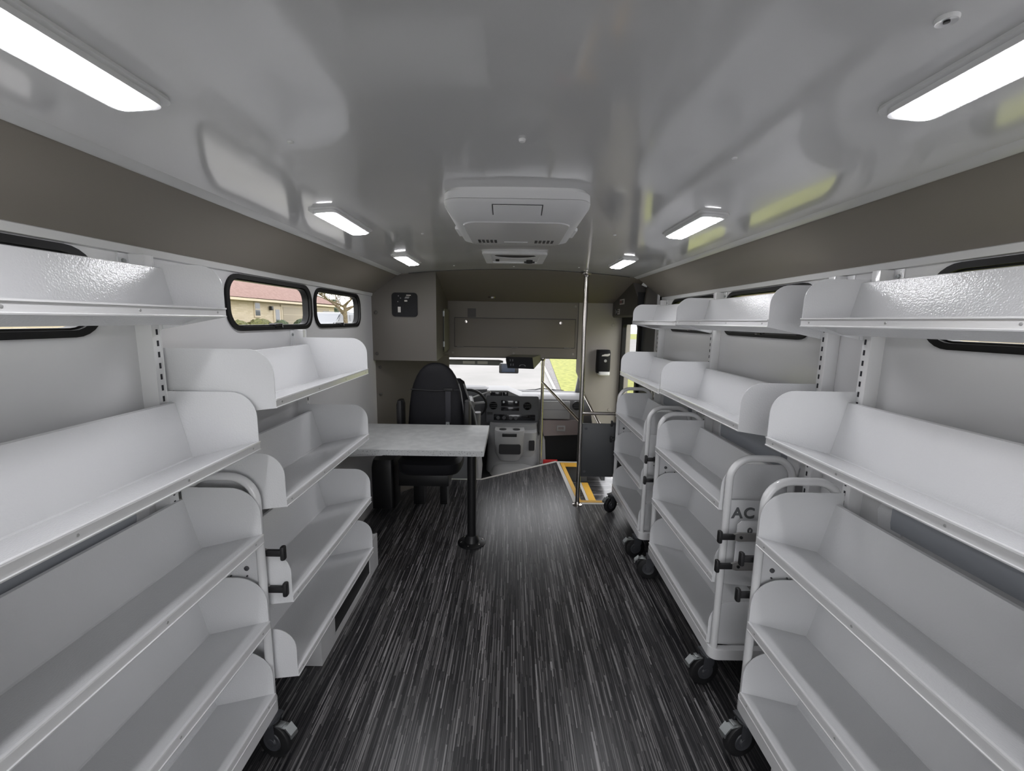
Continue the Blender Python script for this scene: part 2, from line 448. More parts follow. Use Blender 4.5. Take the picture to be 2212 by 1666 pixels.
bx('switch', -0.012, 0.002, 0.69, 0.74, 0.024, 0.080, black_gloss, pb, .003)

# entrance side wall: dark panel, then the door
bm = new_bm(); box(bm, 1.165, 1.23, 3.441, 3.86, -0.6, 1.95); struct('wall_right_front', bm, grey_panel)
bm = new_bm(); prism(bm, [(1.045, 1.60), (1.24, 1.60), (1.24, 1.99), (1.0, 1.99), (0.985, 1.93), (1.075, 1.85)], 3.466, 3.50, 'y'); box(bm, 1.20, 1.25, 3.50, 4.60, 1.60, 2.0)
struct('wall_entrance_top', bm, taupe_dk, smooth=False)
bm = new_bm(); box(bm, -1.22, 1.26, YB-.05, 5.0, 2.0, 2.03); struct('ceiling_roof_skin', bm, white_wall)
bm = new_bm(); box(bm, 1.150, 1.24, 3.441, 3.462, 0.0, 1.93); struct('trim_9', bm, trim_white)
d = bpy.data.objects.new('door_1', None); COL.objects.link(d); d['kind'] = 'structure'; d.location = (1.16, 4.18, -0.55)
bm = new_bm()
holed(bm, [(-0.31, 0), (0.31, 0), (0.31, 2.17), (-0.31, 2.17)], [rrect(-0.25, 0.26, 0.12, 2.08, 0.04)], -0.02, 0.02, 'x'); make('door_frame', bm, black_fr, d)
bm = new_bm(); box(bm, -.003, .003, -.26, .27, .11, 2.09); make('glass_pane', bm, pane_m, d)

# header cupboard over the windscreen
cb = thing('overhead_cupboard', 'wide taupe overhead cupboard above the windscreen with drop-down door', 'cupboard', (0, 4.50, 1.165))
bm = new_bm(); box(bm, -0.690, 0.688, 0, 0.05, 0, 0.578); make('cupboard_face', bm, taupe, cb)
bm = new_bm(); box(bm, 0.684, 0.690, -0.006, 0.01, 0, 0.578); box(bm, -0.69, 0.69, -.004, .01, -0.006, 0.004); make('seam_edge', bm, taupe_dk, cb)
dr = bx('door', -0.597, 0.655, -0.016, -0.001, 0.112, 0.405, taupe, cb, .003)
bm = new_bm(); box(bm, -0.604, 0.662, -0.003, 0.0, 0.105, 0.412); make('shadow_gap', bm, taupe_dk, cb)
for x in (-0.48, 0.504):
    bm = new_bm(); lathe(bm, [(0.018, 0), (0.018, -0.004), (0.014, -0.009), (0.0001, -0.010)], (x, -0.016, 0.368), 'y', 18); make('latch', bm, steel, dr)
for x in (-0.54, 0.03, 0.585):
    bm = new_bm(); tube(bm, [(x-0.035, -0.014, 0.108), (x+0.035, -0.014, 0.108)], 0.006, 8); make('hinge', bm, bracket_m, cb)
for x, z in ((-0.62, 0.045), (0.02, 0.045), (0.645, 0.045), (0.655, 0.54)):
    bm = new_bm(); lathe(bm, [(0.012, 0), (0.011, -0.004), (0.0001, -0.005)], (x, 0, z), 'y', 12); make('screw', bm, taupe_lt, cb)
bm = new_bm(); box(bm, -0.465, -0.379, -0.004, 0.0, 0.415, 0.505); make('vent_patch', bm, taupe_dk, cb)

# access flap on the side of the driver block
fl = thing('access_flap', 'narrow olive access flap ajar beside the overhead cupboard', 'flap', (-0.64, 4.02, 1.25))
bm = new_bm(); box(bm, 0.0, 0.012, 0, 0.40, 0.0, 0.40, .002); ob = make('flap_door', bm, olive, fl); ob.rotation_euler = (0, 0, -0.02)
bm = new_bm(); box(bm, -0.008, 0.004, -0.03, 0.0, 0.02, 0.38); make('opening_gap', bm, blackm, fl)
for z in (0.05, 0.33):
    bm = new_bm(); box(bm, -0.002, 0.012, -0.03, -0.004, z, z+0.05); make('hinge', bm, zinc, fl)
bm = new_bm(); lathe(bm, [(0.010, 0), (0.009, .006), (.0001, .007)], (0.012, 0.36, 0.2), 'x', 12); make('lock', bm, zinc, fl)
fl.rotation_euler = (0, 0, 0.06)

# control panel
cpn = thing('control_panel', 'rounded black electrical control panel on the taupe wall above the seat', 'control panel', (-0.860, 3.47, 1.568))
bm = new_bm(); prism(bm, rrect(-0.102, 0.102, 0, 0.189, 0.028), -0.012, 0.0, 'y'); make('panel_face', bm, black_matt, cpn)
bm = new_bm(); prism(bm, rrect(-0.084, -0.006, 0.018, 0.09, 0.008), -0.016, -0.012, 'y'); make('outlet_cover', bm, black_matt, cpn)
bm = new_bm(); box(bm, -0.052, -0.030, -0.018, -0.0155, 0.034, 0.078); make('white_switch', bm, label_w, cpn)
bm = new_bm(); box(bm, 0.016, 0.052, -0.014, -0.0118, 0.166, 0.172); make('printed_mark', bm, label_w, cpn)
bm = new_bm()
for k in range(3): box(bm, 0.002+k*.004, 0.036+k*.003, -0.014, -0.0118, 0.144+k*0.006, 0.147+k*.006)
make('printed_mark', bm, dash_lt, cpn)
bm = new_bm(); prism(bm, rrect(0.0, 0.024, 0.119, 0.131, 0.004), -0.015, -0.0118, 'y'); make('indicator', bm, label_w, cpn)
bm = new_bm()
for x, z in ((-0.047, 0.163), (-0.03, 0.146), (-0.052, 0.118)): lathe(bm, [(.005, 0), (.004, -.004), (.0001, -.005)], (x, -.012, z), 'y', 10)
make('button', bm, dash_md, cpn)
bm = new_bm()
for z in (1.60, 1.27, 1.15, 0.92):
    lathe(bm, [(0.014, 0), (0.011, -0.006), (0.0001, -0.008)], (-1.095, 3.468 if z > 1.2 else 3.545, z), 'y', 14)
struct('trim_10', bm, taupe_dk)

# ------------------------------------------------------------------ stairwell
bm = new_bm(); box(bm, 0.60, 0.86, 3.50, 4.55, -0.24, -0.21); box(bm, 0.86, 1.20, 3.50, 4.98, -0.29, -0.26)
struct('floor_steps', bm, floor_x, smooth=False)
bm = new_bm(); box(bm, 0.585, 0.60, 3.5, 4.55, -0.5, -0.03); box(bm, 0.845, 0.858, 3.5, 4.55, -0.40, -0.24); box(bm, 0.585, 1.2, 3.485, 3.50, -.5, -0.03); box(bm, .585, 0.86, 4.552, 4.565, -.5, -.03)
struct('trim_11', bm, grey_panel)
bm = new_bm(); prism(bm, [(0.515, 4.585), (0.545, 4.575), (0.592, 3.53), (1.20, 3.53), (1.20, 3.475), (0.565, 3.475), (0.552, 3.5)], 0.0, 0.004, 'z')
prism(bm, [(0.515, 4.56), (1.19, 4.55), (1.19, 4.585), (0.515, 4.59)], 0.0, 0.005, 'z')
struct('trim_12', bm, nosing, smooth=False)
bm = new_bm(); prism(bm, [(0.552, 4.54), (0.590, 4.54), (0.628, 3.53), (0.590, 3.53)], -0.03, 0.006, 'z'); box(bm, 0.59, 1.19, 3.505, 3.545, -0.03, 0.0065)
box(bm, 0.56, 1.15, 4.515, 4.548, -0.03, 0.0062); box(bm, 0.79, 0.86, 3.56, 4.5, -0.214, -0.204); box(bm, 0.60, 0.86, 3.5, 3.545, -0.214, -0.2035)
struct('trim_13', bm, yellow, smooth=False)
bm = new_bm(); box(bm, 0.76, 0.788, 3.56, 4.5, -0.214, -0.2045); struct('trim_14', bm, nosing)
bm = new_bm()
for p, q in (((-0.66, 4.0), (-0.278, 4.006)), ((-0.278, 4.006), (0.52, 4.586))):
    dx, dy = q[0]-p[0], q[1]-p[1]; l = math.hypot(dx, dy); nx, ny = -dy/l*0.018, dx/l*0.018
    prism(bm, [p, q, (q[0]+nx, q[1]+ny), (p[0]+nx, p[1]+ny)], -0.035, 0.006, 'z')
struct('trim_15', bm, nosing, smooth=False)
bm = new_bm(); box(bm, 0.37, 0.53, 4.60, 4.63, -0.05, 0.012); struct('trim_16', bm, redm)

# ------------------------------------------------------------------ cab shell
bm = new_bm(); prism(bm, [(-1.0, 3.75), (-0.66, 4.0), (-0.30, 3.98), (0.50, 4.55), (0.56, 4.57), (0.855, 4.57), (0.855, 4.95), (1.16, 4.95), (1.16, 5.75), (-1.0, 5.75)], -0.20, -0.15, 'z'); struct('floor_cab', bm, blackm)
bm = new_bm(); box(bm, -1.02, 1.02, 4.56, 5.08, 1.165, 1.20); struct('ceiling_cab', bm, taupe)
bm = new_bm(); holed(bm, [(4.1, -.2), (5.8, -.2), (5.8, 0.7), (5.2, 1.22), (4.1, 1.22)], [[(4.5, 0.62), (5.45, 0.62), (5.1, 1.08), (4.5, 1.08)]], -1.02, -0.98, 'x')
struct('wall_cab_left', bm, dash_md, smooth=False)
bm = new_bm(); holed(bm, [(4.56, -.2), (5.8, -.2), (5.8, 0.7), (5.2, 1.22), (4.56, 1.22)], [[(4.7, 0.62), (5.45, 0.62), (5.1, 1.08), (4.7, 1.08)]], 1.02, 1.06, 'x')
struct('wall_cab_right', bm, dash_dk, smooth=False)
bm = new_bm(); box(bm, -1.02, 1.06, 5.78, 5.82, -0.25, 0.60); struct('wall_cab_front', bm, dash_dk)
# windscreen
ws = bpy.data.objects.new('window_8', None); COL.objects.link(ws); ws['kind'] = 'structure'; ws.location = (0, 5.45, 0.9)
def wsp(u, v):  # u across, v up the screen
    return Vector((u, 0.29 - 0.55*v - 0.10*(u/0.95)**2*1.0, -0.31 + 0.60*v))
def ws_strip(bm, u0, u1, v0, v1, t, nu=12):
    g = [[(wsp(u0+(u1-u0)*a/nu, v), wsp(u0+(u1-u0)*a/nu, v)+Vector((0, t*0.74, t*0.68))) for a in range(nu+1)] for v in (v0, v1)]
    V = [[(bm.verts.new(p), bm.verts.new(q)) for p, q in row] for row in g]
    for a in range(nu):
        for k in (0, 1): bm.faces.new((V[0][a][k], V[0][a+1][k], V[1][a+1][k], V[1][a][k]))
        for r in (0, 1): bm.faces.new((V[r][a][0], V[r][a+1][0], V[r][a+1][1], V[r][a][1]))
    for a in (0, nu): bm.faces.new((V[0][a][0], V[1][a][0], V[1][a][1], V[0][a][1]))
bm = new_bm(); ws_strip(bm, -0.93, 0.90, 0.0, 1.0, 0.005); make('glass_pane', bm, pane_m, ws)
bm = new_bm(); ws_strip(bm, -1.02, -0.84, -0.05, 1.05, 0.03, 3); ws_strip(bm, 0.855, 1.05, -0.05, 1.05, 0.03, 3); ws_strip(bm, -1.02, 1.05, -0.04, 0.02, 0.03); make('window_frame', bm, dash_md, ws)
bm = new_bm(); ws_strip(bm, -1.02, 1.05, 0.93, 1.05, 0.03); make('window_frame', bm, dash_lt, ws)

# sun visor
sv = thing('sun_visor', 'grey folded sun visor at the top of the windscreen', 'sun visor', (-0.43, 5.0, 1.06))
bm = new_bm(); loft(bm, [sell(0, 0.0, 0.012, 0.020, -0.33, 14, 2.5, 'x'), sell(0, 0.0, 0.018, 0.032, -0.30, 14, 2.5, 'x'), sell(0, 0, 0.018, 0.034, 0.28, 14, 2.5, 'x'), sell(0, 0.012, 0.012, 0.012, 0.33, 14, 2.5, 'x')])
make('visor_pad', bm, dash_md, sv)
for a, b in ((-0.14, 0.0), (0.03, 0.15)): bx('warning_label', a, b, -0.021, -0.017, -0.016, 0.016, label_w, sv)
# rear view mirror / camera display
rm = thing('mirror_display', 'small black rear-view mirror display with blue reflection', 'mirror', (-0.03, 4.80, 1.015), 0.0)
bm = new_bm(); prism(bm, rrect(-0.110, 0.110, -0.055, 0.058, 0.014), 0, 0.03, 'y'); make('mirror_housing', bm, black_gloss, rm)
bm = new_bm(); box(bm, -0.082, 0.068, -0.003, 0.0, -0.040, 0.050); make('mirror_screen', bm, screen_bl, rm)
bm = new_bm(); tube(bm, [(-0.02, 0.02, 0.05), (-0.03, 0.10, 0.09), (-0.02, 0.22, 0.15)], 0.008, 8); make('mirror_stalk', bm, dash_lt, rm)
# overhead monitor with olive housing
om = thing('overhead_monitor', 'black monitor box with olive side hanging under the overhead cupboard', 'monitor', (0.075, 4.30, 1.07))
bm = new_bm(); prism(bm, [(-0.135, 0.118), (0.135, 0.116), (0.150, 0.0), (-0.115, 0.006)], -0.004, 0.03, 'y'); make('monitor_face', bm, black_matt, om)
bm = new_bm(); v = [(0.136, 0.0, 0.116), (0.151, 0.0, 0.0), (0.25, 0.24, 0.075), (0.25, 0.24, 0.13), (-0.13, 0.03, 0.118), (-0.11, 0.03, 0.006), (-0.05, 0.24, 0.075), (-0.05, 0.24, 0.13)]
vs = [bm.verts.new(p) for p in v]
for f in ((0, 1, 2, 3), (4, 7, 6, 5), (1, 5, 6, 2), (0, 3, 7, 4), (3, 2, 6, 7), (0, 4, 5, 1)): bm.faces.new([vs[k] for k in f])
make('monitor_housing', bm, olive, om, smooth=False)
bm = new_bm()
for k in range(9):
    a = PI*k/8; box(bm, 0.035+0.028*math.cos(a)*1.0-.004, 0.035+0.028*math.cos(a)+.004, -0.007, -.003, 0.026+0.014*math.sin(a), 0.031+0.014*math.sin(a))
make('screen_mark', bm, dash_md, om)
bm = new_bm()
for x in (-0.095, -0.07): box(bm, x, x+.012, -0.006, -.003, 0.075, 0.097); box(bm, x+.006, x+.018, -0.006, -.003, 0.03, 0.052)
make('screen_mark', bm, dash_dk, om)

# wipers
for nm, pts in (('windscreen wiper lying behind the steering wheel side of the glass', [(-0.45, 5.60, 0.60), (-0.28, 5.66, 0.635), (-0.05, 5.68, 0.615)]),
                ('windscreen wiper resting at the lower right of the glass', [(0.16, 5.70, 0.58), (0.42, 5.68, 0.645), (0.85, 5.62, 0.585)])):
    w = thing('wiper', nm, 'wiper', (pts[0][0], pts[0][1]+.08, pts[0][2]))
    P0 = Vector(pts[0])
    bm = new_bm(); tube(bm, [tuple(Vector(p)-P0) for p in pts], [0.009, 0.007, 0.005], 8); make('wiper_arm', bm, blackm, w)
    bm = new_bm(); a = Vector(pts[1])-P0; tube(bm, [tuple(a+Vector((-0.22, .02, -0.03))), tuple(a+Vector((0.05, .02, -.010))), tuple(a+Vector((0.3, .02, -0.03)))], 0.005, 6); make('wiper_blade', bm, blackm, w)

# dashboard
db = thing('dashboard', 'grey van dashboard with dark centre stack and glove box', 'dashboard', (0, 5.0, -0.15))
bm = new_bm()
prism(bm, [(0.10, 0.35), (0.03, 0.50), (0.0, 0.62), (0.0, 0.78), (0.06, 0.815), (0.40, 0.80), (0.72, 0.73), (0.72, 0.30), (0.3, 0.2)], -0.95, 0.99, 'x')
make('dash_body', bm, dash_md, db)
bm = new_bm()   # instrument hood
loft(bm, [sell(-0.55, 0.12, 0.31, 0.16, 0.50, 20, 4), sell(-0.55, 0.12, 0.30, 0.15, 0.80, 20, 4), sell(-0.54, 0.14, 0.27, 0.13, 0.885, 20, 3.5), sell(-0.54, 0.16, 0.22, 0.10, 0.90, 20, 3)])
make('instrument_hood', bm, dash_dk, db)
bm = new_bm()   # centre hood
prism(bm, [(-0.30, 0.82), (-0.285, 0.885), (-0.04, 0.885), (0.06, 0.84), (0.14, 0.81), (0.14, 0.78), (-0.30, 0.78)], -0.04, 0.35, 'y'); make('centre_hood', bm, dash_md, db)
for a, b in ((-0.245, -0.105), (-0.095, -0.035)): bx('display', a, b, -0.05, -0.035, 0.825, 0.868, black_gloss, db, .003)
bm = new_bm(); prism(bm, rrect(-0.29, 0.325, 0.50, 0.825, 0.02), -0.06, 0.02, 'y'); stack = make('centre_stack', bm, dash_dk, db)
bx('radio', -0.115, 0.097, -0.072, -0.058, 0.705, 0.775, black_gloss, stack, .003)
for x in (-0.085, 0.06):
    bm = new_bm(); lathe(bm, [(0.013, 0), (0.012, -.012), (.0001, -.013)], (x, -0.072, 0.755), 'y', 14); make('knob', bm, zinc, stack)
bx('pocket', -0.115, 0.097, -0.064, -0.058, 0.648, 0.690, black_gloss, stack, .002)
def vent(x, z, r, par):
    bm = new_bm(); lathe(bm, [(r, 0.02), (r, -.010), (r*.86, -.012), (r*.84, 0.0), (.0001, 0.0)], (x, -0.06, z), 'y', 22); v = make('air_vent', bm, blackm, par)
    bm = new_bm()
    for k in (-1, 0, 1): box(bm, x-r*.75, x+r*.75, -.070, -.062, z+k*r*.42-.003, z+k*r*.42+.003)
    make('vent_slat', bm, dash_dk, v)
vent(-0.205, 0.71, 0.05, stack); vent(0.195, 0.71, 0.05, stack)
bm = new_bm(); box(bm, -0.20, 0.29, -0.066, -.058, 0.52, 0.605, .004); make('control_strip', bm, black_gloss, stack)
for x in (-0.15, -0.08, 0.0, 0.06):
    bm = new_bm(); lathe(bm, [(0.022, 0), (0.020, -.014), (.0001, -.015)], (x, -0.066, 0.565), 'y', 16); make('knob', bm, dash_dk, stack)
bx('pocket', -0.28, -0.215, -0.064, -0.058, 0.60, 0.63, blackm, stack)
vent(0.775, 0.72, 0.052, db)
bx('passenger_panel', 0.355, 0.70, -0.03, 0.0, 0.55, 0.765, dash_lt, db, .006)
bx('panel_line', 0.36, 0.70, -0.032, -.028, 0.66, 0.663, dash_dk, db)
gb = make('glove_box', prism(new_bm(), [(0.34, 0.535), (0.80, 0.535), (0.80, 0.365), (0.40, 0.345)], -0.045, 0.10, 'y'), mauve, db)
bx('handle', 0.55, 0.65, -0.052, -0.043, 0.405, 0.475, dash_lt, gb, .004)
bx('recess', 0.567, 0.633, -0.054, -0.050, 0.43, 0.46, mauve, gb)
bm = new_bm(); prism(bm, [(0.30, 0.36), (0.40, 0.34), (0.42, 0.0), (0.30, 0.0)], -0.20, 0.25, 'y'); make('kick_panel', bm, dash_lt, db)
bm = new_bm(); box(bm, 0.42, 0.99, 0.10, 0.2, 0.0, 0.4); make('footwell', bm, blackm, db)
# steering wheel
sw = thing('steering_wheel', 'black steering wheel with grey spokes in front of the driver seat', 'steering wheel', (-0.480, 4.80, 0.60))
bm = new_bm(); N_ = 32
rings = []
for k in range(N_+1):
    a = 2*PI*k/N_; rings.append((0.195*math.cos(a), 0.0, 0.195*math.sin(a)))
tube(bm, rings, 0.015, 10, cap=False); make('rim', bm, blackm, sw)
bm = new_bm(); loft(bm, [sell(0, 0, 0.065, 0.055, -0.015, 20, 3, 'y'), sell(0, 0, 0.06, 0.05, 0.01, 20, 3, 'y'), sell(0, 0, 0.04, 0.04, 0.10, 20, 3, 'y')]); make('hub', bm, dash_lt, sw)
for a in (0.15, PI-0.15, 1.35*PI, 1.65*PI):
    bm = new_bm(); tube(bm, [(0.04*math.cos(a), 0, 0.04*math.sin(a)), (0.19*math.cos(a), 0, 0.19*math.sin(a))], 0.014, 8); make('spoke', bm, dash_lt, sw)
bm = new_bm(); tube(bm, [(0, 0.05, 0), (0, 0.24, -0.08)], 0.05, 14); make('column', bm, dash_dk, sw)
bm = new_bm(); tube(bm, [(0.03, 0.10, 0.02), (0.20, 0.06, 0.12), (0.235, 0.06, 0.14), (0.245, .06, .12)], 0.010, 8); make('gear_lever', bm, dash_lt, sw)
sw.rotation_euler = (0.42, 0, 0)

# engine cover and console
ec = thing('engine_cover', 'grey engine cover console with cup holders between the cab seats', 'console', (0.03, 4.72, -0.15))
bm = new_bm()
loft(bm, [sell(0, 0.09, 0.31, 0.25, 0, 28, 3.0), sell(0, 0.10, 0.30, 0.21, 0.14, 28, 3.0), sell(0, 0.13, 0.29, 0.14, 0.36, 28, 3.5), sell(0, 0.15, 0.27, 0.12, 0.53, 28, 4)])
make('cover_shell', bm, dash_md, ec)
bm = new_bm(); loft(bm, [sell(0, -0.04, 0.26, 0.22, 0.0, 24, 3), sell(0, -0.02, 0.22, 0.17, 0.085, 24, 3), sell(0, -0.01, 0.16, 0.12, 0.115, 24, 3)]); make('floor_hump', bm, dash_lt, ec)
bm = new_bm(); loft(bm, [sell(-0.04, -0.02, 0.12, 0.12, 0.155, 24, 3.2), sell(-0.04, -0.03, 0.16, 0.14, 0.24, 24, 3.5), sell(-0.04, -0.03, 0.17, 0.15, 0.48, 24, 4), sell(-0.04, -0.03, 0.165, 0.145, 0.50, 24, 4)]); bn = make('front_bin', bm, dash_lt, ec)
bm = new_bm(); loft(bm, [sell(0.14, 0.02, 0.09, 0.10, 0.18, 24, 3.2), sell(0.14, 0.01, 0.12, 0.12, 0.27, 24, 3.5), sell(0.14, 0.01, 0.125, 0.13, 0.47, 24, 4)]); make('side_bin', bm, dash_lt, ec)
bm = new_bm(); prism(bm, rrect(-0.155, 0.085, 0.245, 0.355, 0.02), -0.187, -0.17, 'y'); make('bin_pocket', bm, blackm, bn)
bm = new_bm(); prism(bm, rrect(-0.03, 0.035, 0.27, 0.385, 0.012), -0.127, -0.11, 'y'); o = make('bin_pocket', bm, blackm, ec); o.location = (0.205, 0.006, 0)
for x in (-0.115, 0.035):
    bm = new_bm(); lathe(bm, [(0.040, 0.0), (0.040, 0.008), (0.0001, 0.009)], (x, -0.085, 0.498), 'z', 20); make('cup_holder', bm, blackm, bn)
bm = new_bm(); box(bm, -0.12, 0.04, -0.181, -0.172, 0.44, 0.478, .004); make('latch_bar', bm, blackm, bn)
bm = new_bm(); loft(bm, [sell(0.0, 0.22, 0.285, 0.12, 0.50, 24, 4), sell(0, 0.22, 0.29, 0.12, 0.535, 24, 4)]); make('tray_rim', bm, dash_dk, ec)

# driver seat
ds = thing('driver_seat', 'grey driver seat facing the windscreen, half hidden by the black seat', 'seat', (-0.61, 4.30, -0.15))
bm = new_bm()
loft(bm, [sell(-0.02, 0.0, 0.27, 0.07, 0.42, 24, 3.5), sell(-0.02, -.01, 0.285, 0.075, 0.60, 24, 3.5), sell(-0.01, -.03, 0.24, 0.07, 0.80, 24, 3.5), sell(0.0, -.05, 0.17, 0.06, 0.98, 24, 3), sell(0, -.06, 0.14, 0.05, 1.09, 24, 2.6), sell(0, -.06, 0.10, 0.03, 1.12, 24, 2.4)])
make('backrest', bm, fabric, ds)
bm = new_bm(); tube(bm, [(0.265, -0.05, 0.42), (0.275, -.06, 0.60), (0.235, -.08, 0.80), (0.165, -.09, 0.98), (0.135, -.09, 1.07)], 0.008, 8); make('piping', bm, fabric_pipe, ds)
bm = new_bm(); loft(bm, [sell(0, 0.25, 0.26, 0.27, 0.32, 24, 4), sell(0, 0.25, 0.28, 0.29, 0.38, 24, 4), sell(0, 0.25, 0.27, 0.28, 0.47, 24, 4)]); make('seat_cushion', bm, fabric, ds)
bm = new_bm(); box(bm, -0.25, 0.25, 0.0, 0.5, 0.0, 0.32, .02); make('pedestal', bm, dash_dk, ds)
bm = new_bm(); loft(bm, [sell(0.27, 0.04, 0.035, 0.16, 0.02, 18, 3), sell(0.28, 0.04, 0.035, 0.18, 0.16, 18, 3), sell(0.27, 0.04, 0.03, 0.17, 0.30, 18, 3)]); make('side_cover', bm, dash_lt, ds)
bm = new_bm(); loft(bm, [sell(0.19, 0.10, 0.05, 0.05, 0.45, 16, 3), sell(0.24, 0.05, 0.055, 0.05, 0.62, 16, 3), sell(0.27, 0.02, 0.03, 0.05, 0.76, 16, 3)]); make('bolster', bm, dash_md, ds)

# ------------------------------------------------------------------ black belted seat against the front panel
ps = thing('passenger_seat', 'black vinyl seat with high back and integrated belt behind the white table', 'seat', (-0.62, 3.45, 0))
bm = new_bm()
prof = [(0.46, 0.240, .05), (0.64, 0.240, .062), (0.84, 0.222, .065), (0.96, 0.205, .06), (1.03, 0.186, .058), (1.09, 0.160, .055), (1.135, 0.132, .052), (1.17, 0.098, .042), (1.19, 0.062, .030), (1.198, 0.03, .018)]
loft(bm, [sell(0.0, 0.045, hx, hy, z, 28, 3.2) for z, hx, hy in prof])
back = make('backrest', bm, fabric, ps)
bm = new_bm(); tube(bm, [(-0.20, -0.010, 0.985), (0, -0.021, 0.975), (0.20, -0.010, 0.985)], 0.0055, 8); make('seam', bm, blackm, back)
bm = new_bm(); tube(bm, [(0.240, 0.03, 0.5), (0.242, 0.03, 0.66), (0.223, 0.03, 0.84), (0.206, 0.03, 0.96), (0.187, .03, 1.03)], 0.005, 8); make('piping', bm, fabric_pipe, back)
bm = new_bm(); box(bm, 0.085, 0.130, -0.030, -0.022, 0.715, 0.985, .002); belt = make('seat_belt', bm, belt_m, ps)
bm = new_bm(); box(bm, 0.07, 0.145, -0.034, -0.018, 0.975, 1.0, .004); make('belt_slot', bm, blackm, belt)
bm = new_bm(); holed(bm, rrect(0.088, 0.118, 0.655, 0.72, .006), [rrect(0.095, 0.111, 0.665, 0.70, .004)], -0.031, -0.027, 'y'); make('buckle_tongue', bm, zinc, belt)
bm = new_bm(); loft(bm, [sell(0, -0.17, 0.23, 0.20, 0.385, 28, 4), sell(0, -0.17, 0.245, 0.215, 0.41, 28, 4), sell(0, -0.17, 0.245, 0.215, 0.47, 28, 4), sell(0, -0.16, 0.22, 0.19, 0.50, 28, 4)]); make('seat_cushion', bm, fabric, ps)
for x in (-0.285, 0.262):
    bm = new_bm(); loft(bm, [sell(x, 0.0, 0.026, 0.06, 0.60, 16, 3), sell(x, 0.0, 0.030, 0.065, 0.64, 16, 3), sell(x, 0.0, 0.030, 0.065, 0.86, 16, 3), sell(x, 0.0, 0.02, 0.05, 0.895, 16, 3)]); make('armrest', bm, blackm, ps)
for a, b in ((-0.190, -0.100), (0.032, 0.092)):
    bm = new_bm(); box(bm, a, b, -0.02, 0.10, 0.0, 0.40, .004); make('leg', bm, black_coat, ps)
bm = new_bm(); box(bm, -0.24, 0.15, -0.30, 0.13, 0.27, 0.385, .01); make('seat_frame', bm, black_coat, ps)
bm = new_bm(); loft(bm, [sell(-0.425, 0.0, 0.10, 0.12, 0.0, 20, 6), sell(-0.425, 0.0, 0.10, 0.12, 0.35, 20, 6), sell(-0.42, 0.0, 0.085, 0.10, 0.41, 20, 6)]); make('side_box', bm, black_coat, ps)
bm = new_bm(); box(bm, 0.052, 0.066, -0.03, -0.02, 0.215, 0.275, .002); make('release_tag', bm, yellow_tag, ps)

# ------------------------------------------------------------------ table
tb = thing('work_table', 'white marbled table top on one black post fixed to left wall', 'table', (-0.64, 2.91, 0))
bm = new_bm(); box(bm, -0.484, 0.475, -0.33, 0.33, 0.703, 0.742, .002); tt = make('tabletop', bm, marble, tb)
bm = new_bm(); box(bm, -0.484, 0.4755, -0.3312, -0.3295, 0.704, 0.738); make('edge_band', bm, marble_edge, tt)
bm = new_bm(); tube(bm, [(0.378, -0.10, 0.02), (0.378, -0.10, 0.703)], 0.031, 24); make('leg', bm, black_coat, tb)
bm = new_bm(); lathe(bm, [(0.098, 0), (0.098, 0.006), (0.088, 0.012), (0.055, 0.016), (0.045, 0.045), (0.034, 0.06), (0.030, 0.06)], (0.378, -0.10, 0), 'z', 32); fg = make('base_flange', bm, black_coat, tb)
bm = new_bm()
for k in range(6):
    a = PI/3*k+.3; lathe(bm, [(0.007, 0.010), (0.006, 0.016), (0.0001, 0.017)], (0.378+0.075*math.cos(a), -0.10+0.075*math.sin(a), 0), 'z', 10)
make('screw', bm, steel, fg)
bm = new_bm(); prism(bm, [(-0.482, 0.702), (-0.12, 0.702), (-0.19, 0.674), (-0.482, 0.660)], -0.25, 0.25, 'y'); make('wall_bracket', bm, white_sheet, tb)

# ------------------------------------------------------------------ stanchions and rails
def pole(name, label, pts, r=0.0165, flanges=(), group=None):
    P0 = Vector(pts[0]); o = thing(name, label, 'pole' if 'pole' in name else 'rail', pts[0], group=group)
    bm = new_bm(); tube(bm, [tuple(Vector(p)-P0) for p in pts], r, 16); make('tube', bm, steel, o)
    for (p, ax) in flanges:
        q = Vector(p)-P0; bm = new_bm()
        lathe(bm, [(0.042, 0), (0.042, 0.006), (0.024, 0.014), (0.018, 0.03)] if ax > 0 else [(0.042, 0), (0.042, -0.006), (0.024, -0.014), (0.018, -0.03)], tuple(q), 'z', 20); make('flange', bm, steel, o)
    return o
pole('grab_pole', 'tall steel grab pole from floor to ceiling beside the entrance step', [(0.582, 3.47, 0.0), (0.582, 3.47, 1.935)], 0.0185, [((0.582, 3.47, 0.0), 1), ((0.582, 3.47, 1.930), -1)])
pole('grab_pole', 'shorter steel pole rising from the cab step to the overhead cupboard', [(0.333, 4.515, 0.0), (0.333, 4.515, 1.168)], 0.0165, [((0.333, 4.515, 1.165), -1)])
pole('hand_rail', 'steel diagonal rail sloping down between the two grab poles', [(0.335, 4.50, 0.905), (0.578, 3.485, 0.725)], 0.014)
pole('hand_rail', 'steel diagonal rail right of the tall pole, behind the charcoal panel', [(0.760, 4.50, 0.80), (0.775, 4.44, 0.78), (0.80, 3.62, 0.62), (0.80, 3.56, 0.60)], 0.014)
pole('hand_rail', 'short horizontal steel rail above the charcoal modesty panel', [(0.595, 3.47, 0.80), (1.19, 3.47, 0.80)], 0.014)
mp = thing('modesty_panel', 'charcoal modesty panel between the tall pole and the far cart', 'panel', (0.88, 3.48, 0.25))
bm = new_bm(); box(bm, -0.298, 0.31, -0.01, 0.01, 0.0, 0.462, .003); make('panel_board', bm, grey_panel, mp)
